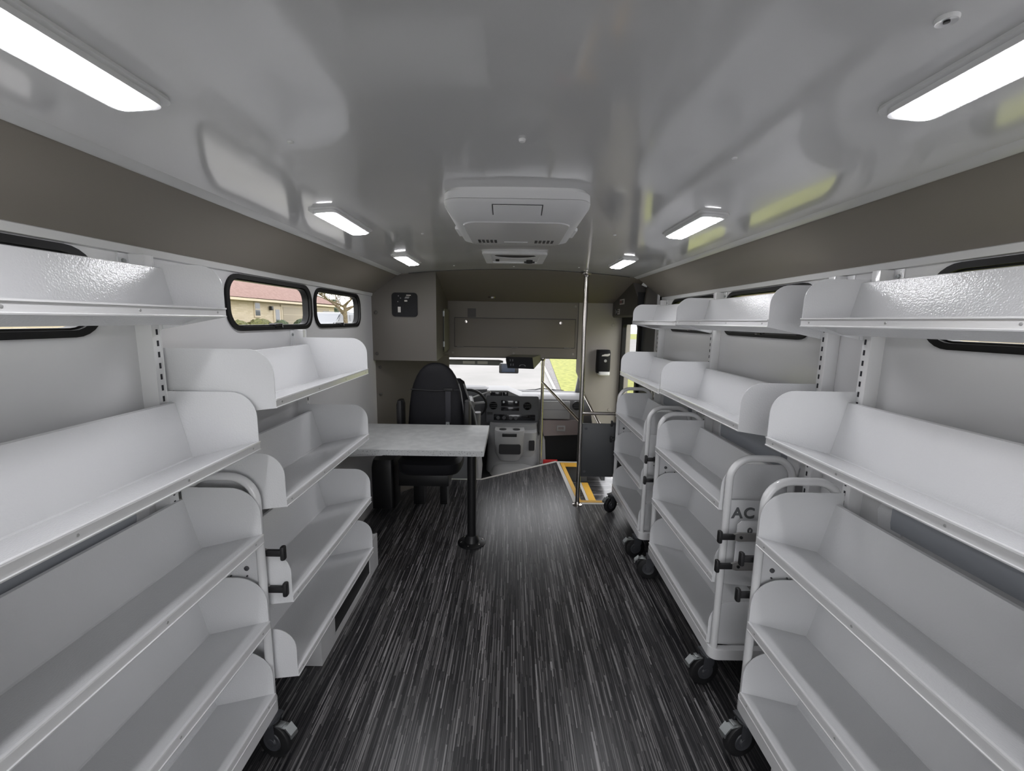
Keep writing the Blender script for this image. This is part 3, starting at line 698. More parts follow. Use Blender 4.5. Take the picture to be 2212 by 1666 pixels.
for x, z in ((-0.25, 0.42), (-0.25, 0.045)):
    bm = new_bm(); lathe(bm, [(0.011, 0), (0.009, -.006), (.0001, -.007)], (x, -0.01, z), 'y', 12); make('bolt', bm, dash_dk, mp)
bm = new_bm(); tube(bm, [(0.29, 0, -0.25), (0.29, 0, 0.0)], 0.012, 10); make('foot', bm, steel, mp)

# soap dispenser
sd = thing('soap_dispenser', 'black wall dispenser with white push bar on the warm grey wall', 'dispenser', (0.955, 4.50, 1.0))
bm = new_bm(); loft(bm, [sell(0, -0.045, 0.066, 0.052, 0.025, 20, 4), sell(0, -0.052, 0.070, 0.058, 0.06, 20, 4), sell(0, -0.055, 0.070, 0.055, 0.24, 20, 4), sell(0, -0.04, 0.066, 0.045, 0.265, 20, 4)]); make('housing', bm, black_matt, sd)
bm = new_bm(); loft(bm, [sell(0.01, -0.058, 0.050, 0.050, 0.0, 20, 5), sell(0.008, -0.062, 0.058, 0.058, 0.012, 20, 5), sell(0.008, -0.062, 0.058, 0.058, 0.042, 20, 5)]); make('push_bar', bm, white_plastic, sd)
bm = new_bm(); lathe(bm, [(0.016, 0), (0.015, -.005), (0.006, -.006), (.0001, -.004)], (0.012, -0.108, 0.155), 'y', 18); make('keyhole', bm, dash_lt, sd)
bm = new_bm(); prism(bm, [(-0.03, 0.203), (0.036, 0.203), (0.056, 0.216), (0.054, 0.232), (0.03, 0.226), (0.0, 0.224), (-0.01, 0.218), (-0.022, 0.217)], -0.113, -0.109, 'y'); make('label', bm, label_w, sd)

# ------------------------------------------------------------------ sloping shelves
def end_panel(bm, s, D, h, r, y0, y1, drop=0.045):
    pts = [(0, 0)] + [(0, h-r)] + [(r - r*math.cos(a), h - r + r*math.sin(a)) for a in [PI/2*k/8 for k in range(1, 9)]] + [(D, h), (D, -drop)]
    prism(bm, [(s*x, z) for x, z in pts], y0, y1, 'y')

def tray_parts(par, s, L, D, h, r, ub, zb, ut, zt, lip=0.030, screws=True, ends=(True, True)):
    """s: +1 opens towards -x (right hand side), local origin at front lip bottom, centre of length"""
    hl = L/2
    bm = new_bm(); sheet(bm, [(0.0, lip-0.004), (s*0.004, lip-0.003), (s*ub, zb), (s*(ub+0.006), zb+0.004), (s*ut, zt), (s*(ut+0.008), zt+0.002)] if s > 0 else
                         [(s*(ut+0.008), zt+0.002), (s*ut, zt), (s*(ub+0.006), zb+0.004), (s*ub, zb), (s*0.004, lip-0.003), (0.0, lip-0.004)], 0.0022, -hl+.002, hl-.002)
    make('trough', bm, white_sheet, par, angle=20)
    for k, q in enumerate((-hl, hl)):
        if not ends[k]: continue
        bm = new_bm(); end_panel(bm, s, D, h, r, q-0.0012, q+0.0012); make('end_panel', bm, white_sheet, par)
    bm = new_bm()
    prof = [(0, 0), (-.004, 0), (-.0045, .003), (-.002, .0045), (-.002, lip-.006), (-.0055, lip-.004), (-.005, lip), (0, lip)]
    prism(bm, [(s*x, z) for x, z in prof], -hl-.001, hl+.001, 'y')
    fs = make('label_strip', bm, white_lip, par)
    if screws:
        bm = new_bm()
        for t in (-0.46, -0.15, 0.16, 0.46):
            lathe(bm, [(0.0036, 0), (0.003, -s*0.001), (0.0001, -s*0.0014)], (-s*0.0020, t*L, lip*0.5), 'x', 10)
        make('screw', bm, screw_m, fs)

def wall_shelf(label, s, y0, y1, xf, z, top=False, group=None):
    t = thing('display_shelf', label, 'shelf', (s*xf, (y0+y1)/2, z), group=group)
    D = (1.10 if s < 0 else 1.165) - xf
    if top: tray_parts(t, s, y1-y0, D, 0.153, 0.07, D*0.62, -0.025, D*0.80, 0.140, 0.028)
    else: tray_parts(t, s, y1-y0, D, 0.187, 0.078, D*0.715, -0.030, D*0.86, 0.148, 0.030)
    # hook bracket at each end where the shelf hangs in the upright
    for q in (-1, 1):
        bm = new_bm(); box(bm, s*(D-0.03), s*(D+0.004), q*(y1-y0)/2-.004, q*(y1-y0)/2+.004, -0.04, 0.05 if top else 0.06); make('hook_bracket', bm, white_sheet, t)
    return t
GL, GR = 'sloping display shelves on the left wall', 'sloping display shelves on the right wall'
wall_shelf('nearest top shelf on the left wall, in front of the first window', -1, 0.43, 1.322, 0.877, 1.547, True, GL)
wall_shelf('nearest left shelf below the top one, directly above the left cart', -1, 0.43, 1.322, 0.803, 1.128, False, GL)
wall_shelf('uppermost shelf of the four-shelf left bay, just under the windows', -1, 1.338, 2.214, 0.750, 1.262, False, GL)
wall_shelf('second shelf down in the four-shelf left bay', -1, 1.376, 2.214, 0.758, 0.912, False, GL)
wall_shelf('third shelf down in the four-shelf left bay', -1, 1.376, 2.214, 0.758, 0.557, False, GL)
wall_shelf('lowest shelf of the left bay, above the white plinth', -1, 1.376, 2.214, 0.757, 0.262, False, GL)
wall_shelf('nearest top shelf on the right wall, with bright glare on it', 1, 0.47, 1.406, 0.942, 1.545, True, GR)
wall_shelf('nearest lower right shelf, directly above the nearest right cart', 1, 0.47, 1.398, 0.865, 1.147, False, GR)
wall_shelf('middle top shelf on the right wall', 1, 1.59, 2.472, 0.942, 1.541, True, GR)
wall_shelf('middle lower right shelf, above the middle cart', 1, 1.585, 2.458, 0.868, 1.146, False, GR)
wall_shelf('farthest top shelf on the right wall, next to the entrance', 1, 2.482, 3.37, 0.940, 1.537, True, GR)
wall_shelf('farthest lower right shelf, above the far cart by the entrance', 1, 2.470, 3.375, 0.868, 1.137, False, GR)

def upright(label, s, y, z0, z1, group='slotted wall uprights'):
    X = XLW if s < 0 else XRW
    w = 0.034; dep = 0.046
    t = thing('slotted_upright', label, 'upright', (X, y, z0), group=group)
    bm = new_bm(); box(bm, -s*dep, s*0.001, -w/2, w/2, 0, z1-z0, .003); make('post', bm, white_tube, t)
    bm = new_bm()
    z = 0.03
    while z < z1-z0-0.03:
        box(bm, -s*(dep+.0008), -s*(dep-.002), -0.0035+.004, 0.0035+.004, z, z+0.017); z += 0.0343
    make('slots', bm, slot_m, t)
    bm = new_bm(); box(bm, -s*0.004, s*0.001, -w/2-0.035, -w/2, z1-z0-0.20, z1-z0-0.0, .001); tab = make('fixing_tab', bm, white_sheet, t)
    bm = new_bm(); lathe(bm, [(0.007, 0), (0.006, -s*.005), (.0001, -s*.006)], (-s*.004, -w/2-.018, z1-z0-0.022), 'x', 12); make('bolt', bm, zinc, tab)
upright('slotted upright where the two left bays meet', -1, 1.303, 0.02, 1.725)
upright('slotted upright at the far end of the left bay', -1, 2.232, 0.02, 1.485)
upright('slotted upright nearest the camera on the right wall', 1, 1.385, 0.02, 1.725)
upright('slotted upright just beyond the nearest one on the right wall', 1, 1.575, 0.02, 1.725)
upright('slotted upright between the middle and far right shelves', 1, 2.470, 0.02, 1.725)
upright('slotted upright at the far end of the right wall', 1, 3.375, 0.02, 1.725)

# ------------------------------------------------------------------ book carts
def caster(par, x, y, ang, pedal=True):
    """braked swivel caster; local z=0 is the floor"""
    R_ = 0.067
    Mz = Matrix.Rotation(ang, 4, 'Z')
    def place(bm): bmesh.ops.transform(bm, matrix=Matrix.Translation((x, y, 0)) @ Mz, verts=bm.verts[:]); return bm
    bm = new_bm()   # fork and top plate
    box(bm, -0.026, 0.034, -0.034, 0.034, 0.141, 0.1495, .002)
    lathe(bm, [(0.026, 0.1355), (0.030, 0.137), (0.030, 0.141), (0.01, 0.142)], (0, 0, 0), 'z', 20)
    for q in (-1, 1):
        prism(bm, [(-0.028, 0.138), (0.022, 0.138), (0.020, 0.10), (-0.006, 0.056), (-0.024, 0.056), (-0.030, 0.10)], q*0.020-.0015, q*0.020+.0015, 'y')
    c = make('caster', place(bm), hubm, par)
    bm = new_bm(); lathe(bm, [(0.012, -0.015), (R_-.010, -0.016), (R_-.004, -0.014), (R_, -0.008), (R_, 0.008), (R_-.004, 0.014), (R_-.010, 0.016), (0.012, 0.015)], (-0.015, 0, R_), 'y', 32)
    wv = place(bm); make('wheel', wv, blackm, c)
    bm = new_bm()
    for q in (-1, 1): lathe(bm, [(0.036, q*0.0155), (0.034, q*0.0185), (0.028, q*0.0165), (0.018, q*0.0165), (0.014, q*0.0225), (0.0001, q*0.0235)], (-0.015, 0, R_), 'y', 24)
    make('wheel_hub', place(bm), hubm, c)
    if pedal:
        bm = new_bm(); prism(bm, [(-0.072, 0.130), (-0.092, 0.110), (-0.094, 0.098), (-0.099, 0.100), (-0.097, 0.114), (-0.074, 0.137)], -0.015, 0.015, 'y')
        box(bm, -0.070, -0.030, -0.013, 0.013, 0.127, 0.131, .001); box(bm, -0.058, -0.044, -0.008, 0.016, 0.131, 0.137, .001)
        make('brake_pedal', place(bm), zinc, c)
    return c

def book_cart(label, s, y0, y1, xt, logo=False, wheels=()):
    """xt: |x| of the front tube centre"""
    xb = 1.075 if s < 0 else 1.125
    c = thing('book_cart', label, 'cart', (s*xt, (y0+y1)/2, 0), group='white book carts')
    hl = (y1-y0)/2; D = xb-xt; r = 0.014
    # base frame
    bm = new_bm(); holed(bm, rrect(-0.022 if s > 0 else -D-.01, D+.01 if s > 0 else 0.022, -hl, hl, 0.035), [rrect(0.012 if s > 0 else -D+.02, D-.02 if s > 0 else -0.012, -hl+.03, hl-.03, 0.015)], 0.150, 0.196, 'z')
    make('base_frame', bm, white_tube, c)
    for q in (-1, 1):
        yy = q*(hl-0.022); R_ = 0.085; zt = 1.026
        pts = [(0, yy, 0.196)] + [(0, yy, z) for z in (0.5, zt-R_)] + [(s*(R_-R_*math.cos(a)), yy, zt-R_+R_*math.sin(a)) for a in [PI/2*k/8 for k in range(1, 9)]]
        pts += [(s*(D-R_), yy, zt)] + [(s*(D-R_+R_*math.sin(a)), yy, zt-R_+R_*math.cos(a)) for a in [PI/2*k/8 for k in range(1, 9)]] + [(s*D, yy, 0.196)]
        bm = new_bm(); tube(bm, pts, r, 14); make('end_frame', bm, white_tube, c)
    L = (y1-y0) - 0.082
    for z in (0.802, 0.482, 0.192+0.008):
        bm = new_bm(); Dt = D+0.022
        t = make('shelf_tray', sheet(new_bm(), [(0.0, 0.028), (s*0.004, 0.029), (s*0.205, -0.022), (s*0.211, -0.018), (s*0.252, 0.150), (s*0.26, 0.151)][::s], 0.0022, -L/2+.001, L/2-.001), white_sheet, c, angle=20)
        t.location = (-s*0.022, 0, z)
        for q in (-1, 1):
            bm = new_bm(); end_panel(bm, s, Dt, 0.193, 0.095, q*L/2-.0012, q*L/2+.0012, 0.03); make('end_panel', bm, white_sheet, t)
        bm = new_bm(); prof = [(0, 0), (-.004, 0), (-.0045, .003), (-.002, .0045), (-.002, .027), (-.0055, .029), (-.005, .033), (0, .033)]
        prism(bm, [(s*x, zz) for x, zz in prof], -L/2, L/2, 'y'); make('label_strip', bm, white_lip, t)
        bm = new_bm()
        for tt_ in (-0.45, 0.0, 0.45): lathe(bm, [(0.0036, 0), (0.003, -s*0.001), (0.0001, -s*0.0014)], (-s*0.0020, tt_*L, .016), 'x', 10)
        make('screw', bm, screw_m, t)
    for q in (-1, 1):   # plate in each end frame
        yy = q*(hl-0.022)
        pts = [(0.004, 0.60), (0.004, 0.845), (0.012, 0.852), (D-.004, 0.852), (D-.004, 0.58), (0.06, 0.58)]
        bm = new_bm(); prism(bm, [(s*x, z) for x, z in pts], yy-.002, yy+.002, 'y'); pl = make('end_plate', bm, white_sheet, c)
        for bxx in (0.050, 0.105):
            for dz, rr_ in ((0, 0.0085), (-0.028, 0.003), (-0.05, 0.003)):
                bm = new_bm(); lathe(bm, [(rr_, -.0015), (rr_, -.0055), (rr_*.8, -.0065), (0.0001, -.0068)], (s*bxx, yy, 0.70+dz), 'y', 12); make('bolt', bm, dash_dk, pl)
        if logo and q < 0:
            cu = bpy.data.curves.new('lettering', 'FONT'); cu.body = 'AC'; cu.size = 0.062; cu.extrude = 0.0012; cu.space_character = 1.15; cu.offset = 0.0016
            to = bpy.data.objects.new('tmp', cu); COL.objects.link(to); bpy.context.view_layer.update()
            me = bpy.data.meshes.new_from_object(to.evaluated_get(bpy.context.evaluated_depsgraph_get())); bpy.data.objects.remove(to)
            me.materials.clear(); me.materials.append(mat('cut_out_shadow', (0.13, 0.135, 0.14), 0.5))
            lo = bpy.data.objects.new('lettering', me); COL.objects.link(lo); lo.parent = pl
            lo.rotation_euler = (PI/2, 0, 0); lo.location = (0.022, yy-.0035, 0.778); lo.scale = (1, 1, 1)
    for (wx, wy, an, pd) in wheels: caster(c, s*(wx-xt), wy-(y0+y1)/2, an, pd)
    return c
# wheels: |x|, y, swivel, pedal
book_cart('white book cart on the left, under the nearest left shelves', -1, 0.49, 1.372, 0.843, wheels=((0.835, 1.320, PI-0.25, True), (1.03, 1.335, 0.2, False), (0.845, 0.60, PI, True), (1.03, 0.60, 0, False)))
book_cart('nearest white book cart on the right, cut by the frame edge', 1, 0.50, 1.405, 0.872, wheels=((0.865, 1.345, 0.25, True), (1.08, 1.345, 0.2, False), (0.865, 0.58, 0, True), (1.08, 0.58, 0, False)))
book_cart('middle white book cart on the right, with letters AC on its end plate', 1, 1.605, 2.465, 0.876, logo=True, wheels=((0.868, 1.655, 0.2, True), (0.868, 2.415, -0.2, True), (1.08, 1.66, 0.1, False), (1.08, 2.40, 0.1, False)))
book_cart('farthest white book cart on the right, beside the modesty panel', 1, 2.60, 3.40, 0.868, wheels=((0.856, 2.66, 0.15, True), (0.845, 3.345, 0.6, True), (1.08, 2.66, 0.1, False), (1.08, 3.33, 0.1, False)))

# ------------------------------------------------------------------ docking brackets with rubber T latches
def docking(label, s, y, xp, zlist, near=True):
    X = XLW if s < 0 else XRW
    t = thing('docking_bracket', label, 'bracket', (X, y, 0.5), group='cart docking brackets')
    dp = abs(X)-xp
    pts = [(dp-0.03, 0.07), (dp, 0.10), (dp, 0.27), (dp-.015, 0.285), (0, 0.285), (0, 0.02), (dp-0.11, 0.02)]
    bm = new_bm(); prism(bm, [(-s*x, z) for x, z in pts], -.0010, .0010, 'y'); pl = make('plate', bm, white_sheet, t)
    for x, z in ((dp-.05, 0.245), (dp-.11, 0.245)):
        bm = new_bm()
        holed(bm, [( -s*x + 0.010*math.cos(a), z + 0.013*math.sin(a)) for a in [2*PI*k/14 for k in range(14)]], [[(-s*x + 0.004*math.cos(a), z + 0.007*math.sin(a)) for a in [2*PI*k/14 for k in range(14)]]], -.0045, -.001, 'y')
        make('bolt', bm, dash_dk, pl)
    for z in zlist:
        zz = z-0.5
        bm = new_bm()   # steel strap
        prism(bm, [(-s*(dp-.10), zz-.016), (-s*(dp-0.005), zz-.018), (-s*(dp+.018), zz-.010), (-s*(dp+.018), zz+.010), (-s*(dp-0.005), zz+.018), (-s*(dp-.10), zz+.014)][::1], -.012, -.004, 'y'); l = make('latch', bm, bracket_m, t)
        bm = new_bm()   # rubber T
        box(bm, min(-s*(dp+.012), -s*(dp+.066)), max(-s*(dp+.012), -s*(dp+.066)), -.016, -.002, zz-.011, zz+.011, .002)
        x0 = dp+.062; box(bm, min(-s*x0, -s*(x0+.016)), max(-s*x0, -s*(x0+.016)), -.020, .002, zz-.026, zz+.026, .006)
        make('rubber_handle', bm, blackm, l)
        bm = new_bm(); lathe(bm, [(0.006, -.012), (0.006, -.016), (0.0001, -.017)], (-s*(dp-.012), 0, zz), 'y', 12); make('rivet', bm, blackm, l)
docking('docking bracket with two black T handles at the left cart end', -1, 1.374, 0.845, (0.748, 0.612))
docking('docking bracket at the far end of the nearest right cart', 1, 1.425, 0.902, (0.722, 0.582))
docking('docking bracket at the near end of the middle right cart', 1, 1.582, 0.900, (0.722, 0.598))
docking('docking bracket between the middle and far right carts', 1, 2.520, 0.900, (0.725, 0.592))
docking('docking bracket at the far cart end beside the modesty panel', 1, 3.425, 0.900, (0.728, 0.595))
# grey channels on the wall that the carts dock into
for s, a, b, lab in ((-1, 0.60, 1.24, 'grey docking channel on the left wall behind the cart'), (1, 0.58, 1.28, 'grey docking channel behind the nearest right cart'), (1, 1.70, 2.35, 'grey docking channel behind the middle right cart'), (1, 2.68, 3.25, 'grey docking channel behind the far right cart')):
    X = XLW if s < 0 else XRW
    t = thing('docking_channel', lab, 'channel', (X, (a+b)/2, 0.94), group='docking channels behind the carts')
    h = (b-a)/2
    bm = new_bm(); prism(bm, [(0, 0), (-s*.03, 0), (-s*.034, .02), (-s*.034, .10), (-s*.03, .12), (0, .12)], -h+.06, h-.06, 'y'); make('channel_body', bm, channel_m, t)
    for q in (-1, 1):
        bm = new_bm(); prism(bm, [(q*(h-.07), -.02), (q*(h-.07), .14), (q*(h-.03), .13), (q*(h-.02), .09), (q*h, .07), (q*(h+.02), .03), (q*(h+.01), -.02)], min(0, -s*.006), max(0, -s*.006), 'x'); make('end_tab', bm, white_sheet, t)

# plinth boxes
pb1 = thing('plinth_box', 'white plinth box with dark opening below the left bay', 'box', (-0.98, 2.10, 0))
bm = new_bm(); holed(bm, [(-0.39, 0), (0.42, 0), (0.42, 0.215), (-0.39, 0.215)], [[(-0.24, 0.03), (0.28, 0.03), (0.28, 0.17), (-0.24, 0.17)]], 0.14, 0.15, 'x')
box(bm, -0.145, 0.14, -0.39, -0.38, 0, 0.215); box(bm, -0.145, 0.14, 0.41, 0.42, 0, 0.215); box(bm, -0.145, 0.14, -0.39, 0.42, 0.205, 0.215)
make('box_shell', bm, white_wall, pb1, smooth=False)
bm = new_bm(); box(bm, 0.06, 0.138, -0.26, 0.30, 0.02, 0.18); make('dark_grille', bm, blackm, pb1)
pb2 = tag(bx('plinth_box', 0.885, 1.19, 0.68, 1.215, 0, 0.12, white_wall), 'white plinth box on the floor under the nearest right cart', 'box')

# ------------------------------------------------------------------ ceiling fittings
def ceiling_light(label, x, y, near=False):
    L, Wd = (0.40, 0.105)
    zc = ceil_z(x)
    t = thing('ceiling_light', label, 'light', (x, y, zc), group='LED ceiling lights')
    sl = -2*0.052*(x-0.035)/0.94/0.94
    t.rotation_euler = (0, -math.atan(sl), 0)
    bm = new_bm(); holed(bm, rrect(-Wd/2, Wd/2, -L/2, L/2, 0.022), [rrect(-Wd/2+.020, Wd/2-.020, -L/2+.020, L/2-.020, 0.012)], -0.006, 0.003, 'z'); make('bezel', bm, white_plastic, t)
    bm = new_bm(); holed(bm, rrect(-Wd/2+.011, Wd/2-.011, -L/2+.011, L/2-.011, 0.020), [rrect(-Wd/2+.018, Wd/2-.018, -L/2+.018, L/2-.018, 0.014)], -0.016, -0.004, 'z'); make('lens_rim', bm, white_plastic, t)
    bm = new_bm()
    loft(bm, [[(p[0], p[1], z) for p in rrect(-Wd/2+.016+i_, Wd/2-.016-i_, -L/2+.016+i_, L/2-.016-i_, 0.015)] for z, i_ in ((-0.002, 0), (-0.015, 0.0), (-0.020, 0.006))])
    make('lens', bm, lens_m, t, angle=60)
    return t
for x, y, lab in ((-0.662, 0.635, 'nearest left ceiling light, cut by the top left corner'), (0.690, 0.630, 'nearest right ceiling light, cut by the right edge'),
                  (-0.660, 1.735, 'middle left ceiling light, above the first clear window'), (0.690, 1.725, 'middle right ceiling light, right of the air conditioner'),
                  (-0.665, 2.765, 'farthest left ceiling light, near the taupe control wall'), (0.690, 2.790, 'farthest right ceiling light, near the tall grab pole')):
    ceiling_light(lab, x, y)
for y in (-0.42,):  # unseen pair continuing the row, added for fill light
    for x in (-0.665, 0.69): ceiling_light('unseen fill light added on the ceiling behind the camera', x, y)

ac = thing('air_conditioner', 'white rooftop air conditioner cassette hanging from the ceiling', 'air conditioner', (0.010, 1.70, 1.955))
bm = new_bm()
def acr(hx, y0, y1, z, e=7): return [(p[0], p[1], z) for p in rrect(-hx, hx, y0, y1, min(0.06, hx*.4), 6)]
loft(bm, [acr(0.218, -0.325, 0.30, 0.0), acr(0.232, -0.322, 0.31, -0.012), acr(0.236, -0.305, 0.315, -0.030)]); make('upper_shell', bm, white_plastic, ac)
bm = new_bm(); loft(bm, [acr(0.237, -0.304, 0.316, -0.031), acr(0.236, -0.292, 0.315, -0.0410), acr(0.222, -0.215, 0.305, -0.0615), acr(0.196, -0.175, 0.285, -0.070)]); make('lower_shell', bm, white_plastic, ac)
bm = new_bm(); loft(bm, [acr(0.190, -0.172, 0.28, -0.0695), acr(0.187, -0.168, 0.277, -0.0735)]); bp_ = make('bottom_panel', bm, white_lip, ac)
bm = new_bm()
for k in range(5):
    for q in (-1, 1): box(bm, q*(0.085+k*0.017)-.0052, q*(0.085+k*0.017)+.0052, 0.150, 0.212, -0.0745, -0.0730)
make('louvre_slot', bm, blackm, bp_)
bm = new_bm(); box(bm, -0.05, 0.05, 0.185, 0.198, -0.0748, -0.0733, .0005); make('badge', bm, white_plastic, bp_)
bm = new_bm()
for k in range(44): box(bm, -0.17+k*0.0079, -0.17+k*0.0079+.003, 0.235, 0.262, -0.0745, -0.073)
make('grille', bm, bracket_m, bp_)
bm = new_bm(); prism(bm, [(-0.286, -0.0425), (-0.224, -0.0592), (-0.224, -0.0608), (-0.286, -0.0441)], -0.080, 0.082, 'x'); fs_ = make('flap_seam', bm, dash_dk, ac)
bm = new_bm(); prism(bm, [(-0.2835, -0.0430), (-0.2265, -0.0585), (-0.2265, -0.0618), (-0.2835, -0.0459)], -0.0765, 0.0785, 'x'); make('control_flap', bm, white_plastic, ac)
for q in (-1, 1):
    bm = new_bm(); box(bm, q*0.225-.012, q*0.225+.012, 0.02, 0.16, -0.060, -0.046, .004); make('side_vent', bm, white_plastic, ac)

rv = thing('roof_vent', 'small white ceiling vent with black fan opening behind the air conditioner', 'vent', (0.012, 2.82, 1.950))
bm = new_bm(); holed(bm, rrect(-0.195, 0.19, -0.22, 0.215, 0.015), [rrect(-0.15, 0.15, -0.175, 0.175, 0.02)], -0.012, 0.003, 'z'); make('vent_frame', bm, white_plastic, rv)
bm = new_bm(); holed(bm, rrect(-0.152, 0.152, -0.177, 0.177, 0.02), [[(0.130*math.cos(a)+.0, -0.075+0.095*math.sin(a)) for a in [2*PI*k/28 for k in range(28)]]], -0.004, 0.002, 'z'); make('shroud', bm, white_plastic, rv)
bm = new_bm(); box(bm, -0.15, 0.15, -0.17, 0.17, 0.0005, 0.003); make('fan_opening', bm, blackm, rv)
bm = new_bm(); lathe(bm, [(0.022, 0), (0.020, -.020), (.0001, -.022)], (0.095, 0.09, -0.004), 'z', 8); box(bm, 0.06, 0.13, 0.084, 0.096, -.022, -.012); make('knob', bm, blackm, rv)
bm = new_bm(); lathe(bm, [(0.013, 0), (0.012, -.012), (.0001, -.013)], (-0.115, 0.07, -0.004), 'z', 8); make('knob', bm, blackm, rv)

def cap(x, y, r, h=0.005, hole=False):
    z = ceil_z(x)
    bm = new_bm(); lathe(bm, [(r, 0.002), (r, -h*.4), (r*.8, -h), (0.0001, -h*1.1)] if not hole else [(r, .002), (r, -h*.5), (r*.92, -h), (r*.8, -h*.8), (0.0001, -h*.6)], (0, 0, 0), 'z', 24)
    o = make('ceiling_cap', bm, white_plastic, ceiling); o.location = (x, y, z)
    if hole:
        bm = new_bm(); lathe(bm, [(0.0035, 0), (0.0035, -.002), (0.0001, -.0022)], (0, 0, -h*.7), 'z', 10); make('centre_hole', bm, blackm, o)
cap(0.545, 0.605, 0.0125, hole=True)
cap(0.016, 1.03, 0.008, h=.006)
for (x, y) in ((-0.50, 1.02), (0.52, 1.08), (0.005, 3.30), (-0.42, 2.05), (0.46, 2.02), (-0.43, 3.2), (0.48, 3.2)):
    cap(x, y, 0.007, h=.003)
dl = thing('recessed_light', 'small round recessed light in the sloping taupe header', 'light', (-0.205, 4.32, 1.777))
bm = new_bm(); lathe(bm, [(0.040, 0.01), (0.040, -0.004), (0.028, -0.008), (0.026, 0.004)], (0, 0, 0), 'z', 22); make('ring', bm, steel, dl)
bm = new_bm(); lathe(bm, [(0.027, 0.002), (0.0001, -0.001)], (0, 0, 0), 'z', 22); make('lens', bm, label_w, dl)
dl.rotation_euler = (0.19, 0, 0)

# ------------------------------------------------------------------ outdoors
def ground(name, pts, z0, z1, m):
    bm = new_bm(); prism(bm, pts, z0, z1, 'z'); o = make(name, bm, m, smooth=False); o['kind'] = 'structure'; return o
ground('ground_road', [(-5, -15), (1.50, -15), (1.50, 14.4), (1.80, 30), (3.0, 90), (-60, 90), (-60, 60), (-5, 60)], -0.9, -0.80, concrete)
ground('ground_gutter', [(1.50, -15), (1.72, -15), (1.72, 14.4), (2.55, 30), (6.0, 90), (3.0, 90), (1.80, 30), (1.50, 14.4)], -0.9, -0.795, gutter_m)
ground('ground_curb', [(1.46, -15), (1.54, -15), (1.54, 14.4), (1.90, 30), (3.2, 90), (3.0, 90), (1.76, 30), (1.46, 14.4)], -0.9, -0.74, curb_m)
ground('ground_lawn', [(1.72, -15), (60, -15), (60, 90), (6.0, 90), (2.55, 30), (1.72, 14.4)], -0.9, -0.77, grass_m)
ground('ground_driveway', [(4.8, 20), (60, 20), (60, 60), (7.5, 60)], -0.78, -0.755, concrete)
bm = new_bm(); prism(bm, [(-5, -0.9), (-5, -0.79), (-11, 0.25), (-40, 0.3), (-40, -0.9)], -15, 60, 'y'); o = make('ground_yard', bm, grass_m, smooth=False); o['kind'] = 'structure'

hs = thing('house', 'pale brick house with pinkish roof and garage seen through left windows', 'house', (-16, 28, 0.2))
bm = new_bm(); box(bm, -8, 0, -22, 10.9, 0, 2.42); make('brick_wall', bm, brick, hs)
bm = new_bm()   # roof: prism with hipped far end
v = [(0.5, -22.5, 2.40), (0.5, 11.9, 2.50), (-8.5, -22.5, 2.4), (-8.5, 11.9, 2.5), (-4, -22.5, 4.6), (-4, 7.2, 4.7)]
vs = [bm.verts.new(p) for p in v]
for f in ((0, 1, 5, 4), (2, 4, 5, 3), (1, 3, 5), (0, 4, 2), (0, 2, 3, 1)): bm.faces.new([vs[k] for k in f])
make('roof', bm, roof_m, hs, smooth=False)
bm = new_bm(); box(bm, 0.30, 0.52, -22.5, 12.0, 2.28, 2.42); make('gutter_board', bm, cream, hs)
def house_window(y0, y1, z0, z1, par=hs):
    w = bx('window', -0.02, 0.06, y0-.08, y1+.08, z0-.10, z1+.06, cream, par)
    bx('pane', 0.05, 0.07, y0, y1, z0, z1, dark_glass, w)
    bx('glazing_bar', 0.06, 0.08, y0, y1, (z0+z1)/2-.02, (z0+z1)/2+.02, cream, w)
house_window(-1.12, -0.62, 1.42, 2.20)
house_window(-9.6, -8.6, 1.2, 2.1); house_window(-14.0, -13.0, 1.2, 2.1)
dd = bx('house_door', 0.0, 0.06, 0.95, 1.85, 0.0, 2.06, cream, hs); bx('pane', 0.05, 0.07, 1.15, 1.65, 0.9, 1.85, dark_glass, dd)
def garage(y0, y1):
    bx('garage_surround', 0.0, 0.08, y0-.18, y1+.18, 0, 2.20, cream, hs)
    g = bx('garage_door', 0.05, 0.10, y0, y1, 0, 2.05, garage_m, hs)
    for k in range(1, 4): bx('panel_line', 0.098, 0.104, y0, y1, k*0.51-.012, k*0.51+.012, cream, g)
garage(2.05, 5.1); garage(7.3, 9.6)
bm = new_bm(); box(bm, 0.05, 0.22, 0.45, 0.65, 1.78, 2.05, .02); make('wall_lantern', bm, blackm, hs)

GB = 'low bushes in front of the house'
for i_, (y, r, sq, lab) in enumerate(((23.3, 0.75, (0.8, 1.25, 0.62), 'low wide olive bush at left of the row before the house'), (25.5, 0.80, (0.8, 1.3, 0.74), 'tallest rounded bush before the house wall'), (27.9, 0.58, (0.8, 1.1, 0.80), 'bluish green bush below the house door'), (30.6, 0.70, (0.8, 1.0, 0.90), 'dark bush at right before the garage'))):
    bm = new_bm(); blob(bm, (0, 0, r*sq[2]*.8), r, 4, 0.10, sq, i_); o = make('bush', bm, bush_m if i_ not in (2, 3) else ever_m); o.location = (-14.9, y, 0.22); o.scale = (1, 1, (1.34, 1.12, 1.36, 1.05)[i_]); tag(o, lab, 'bush', GB)

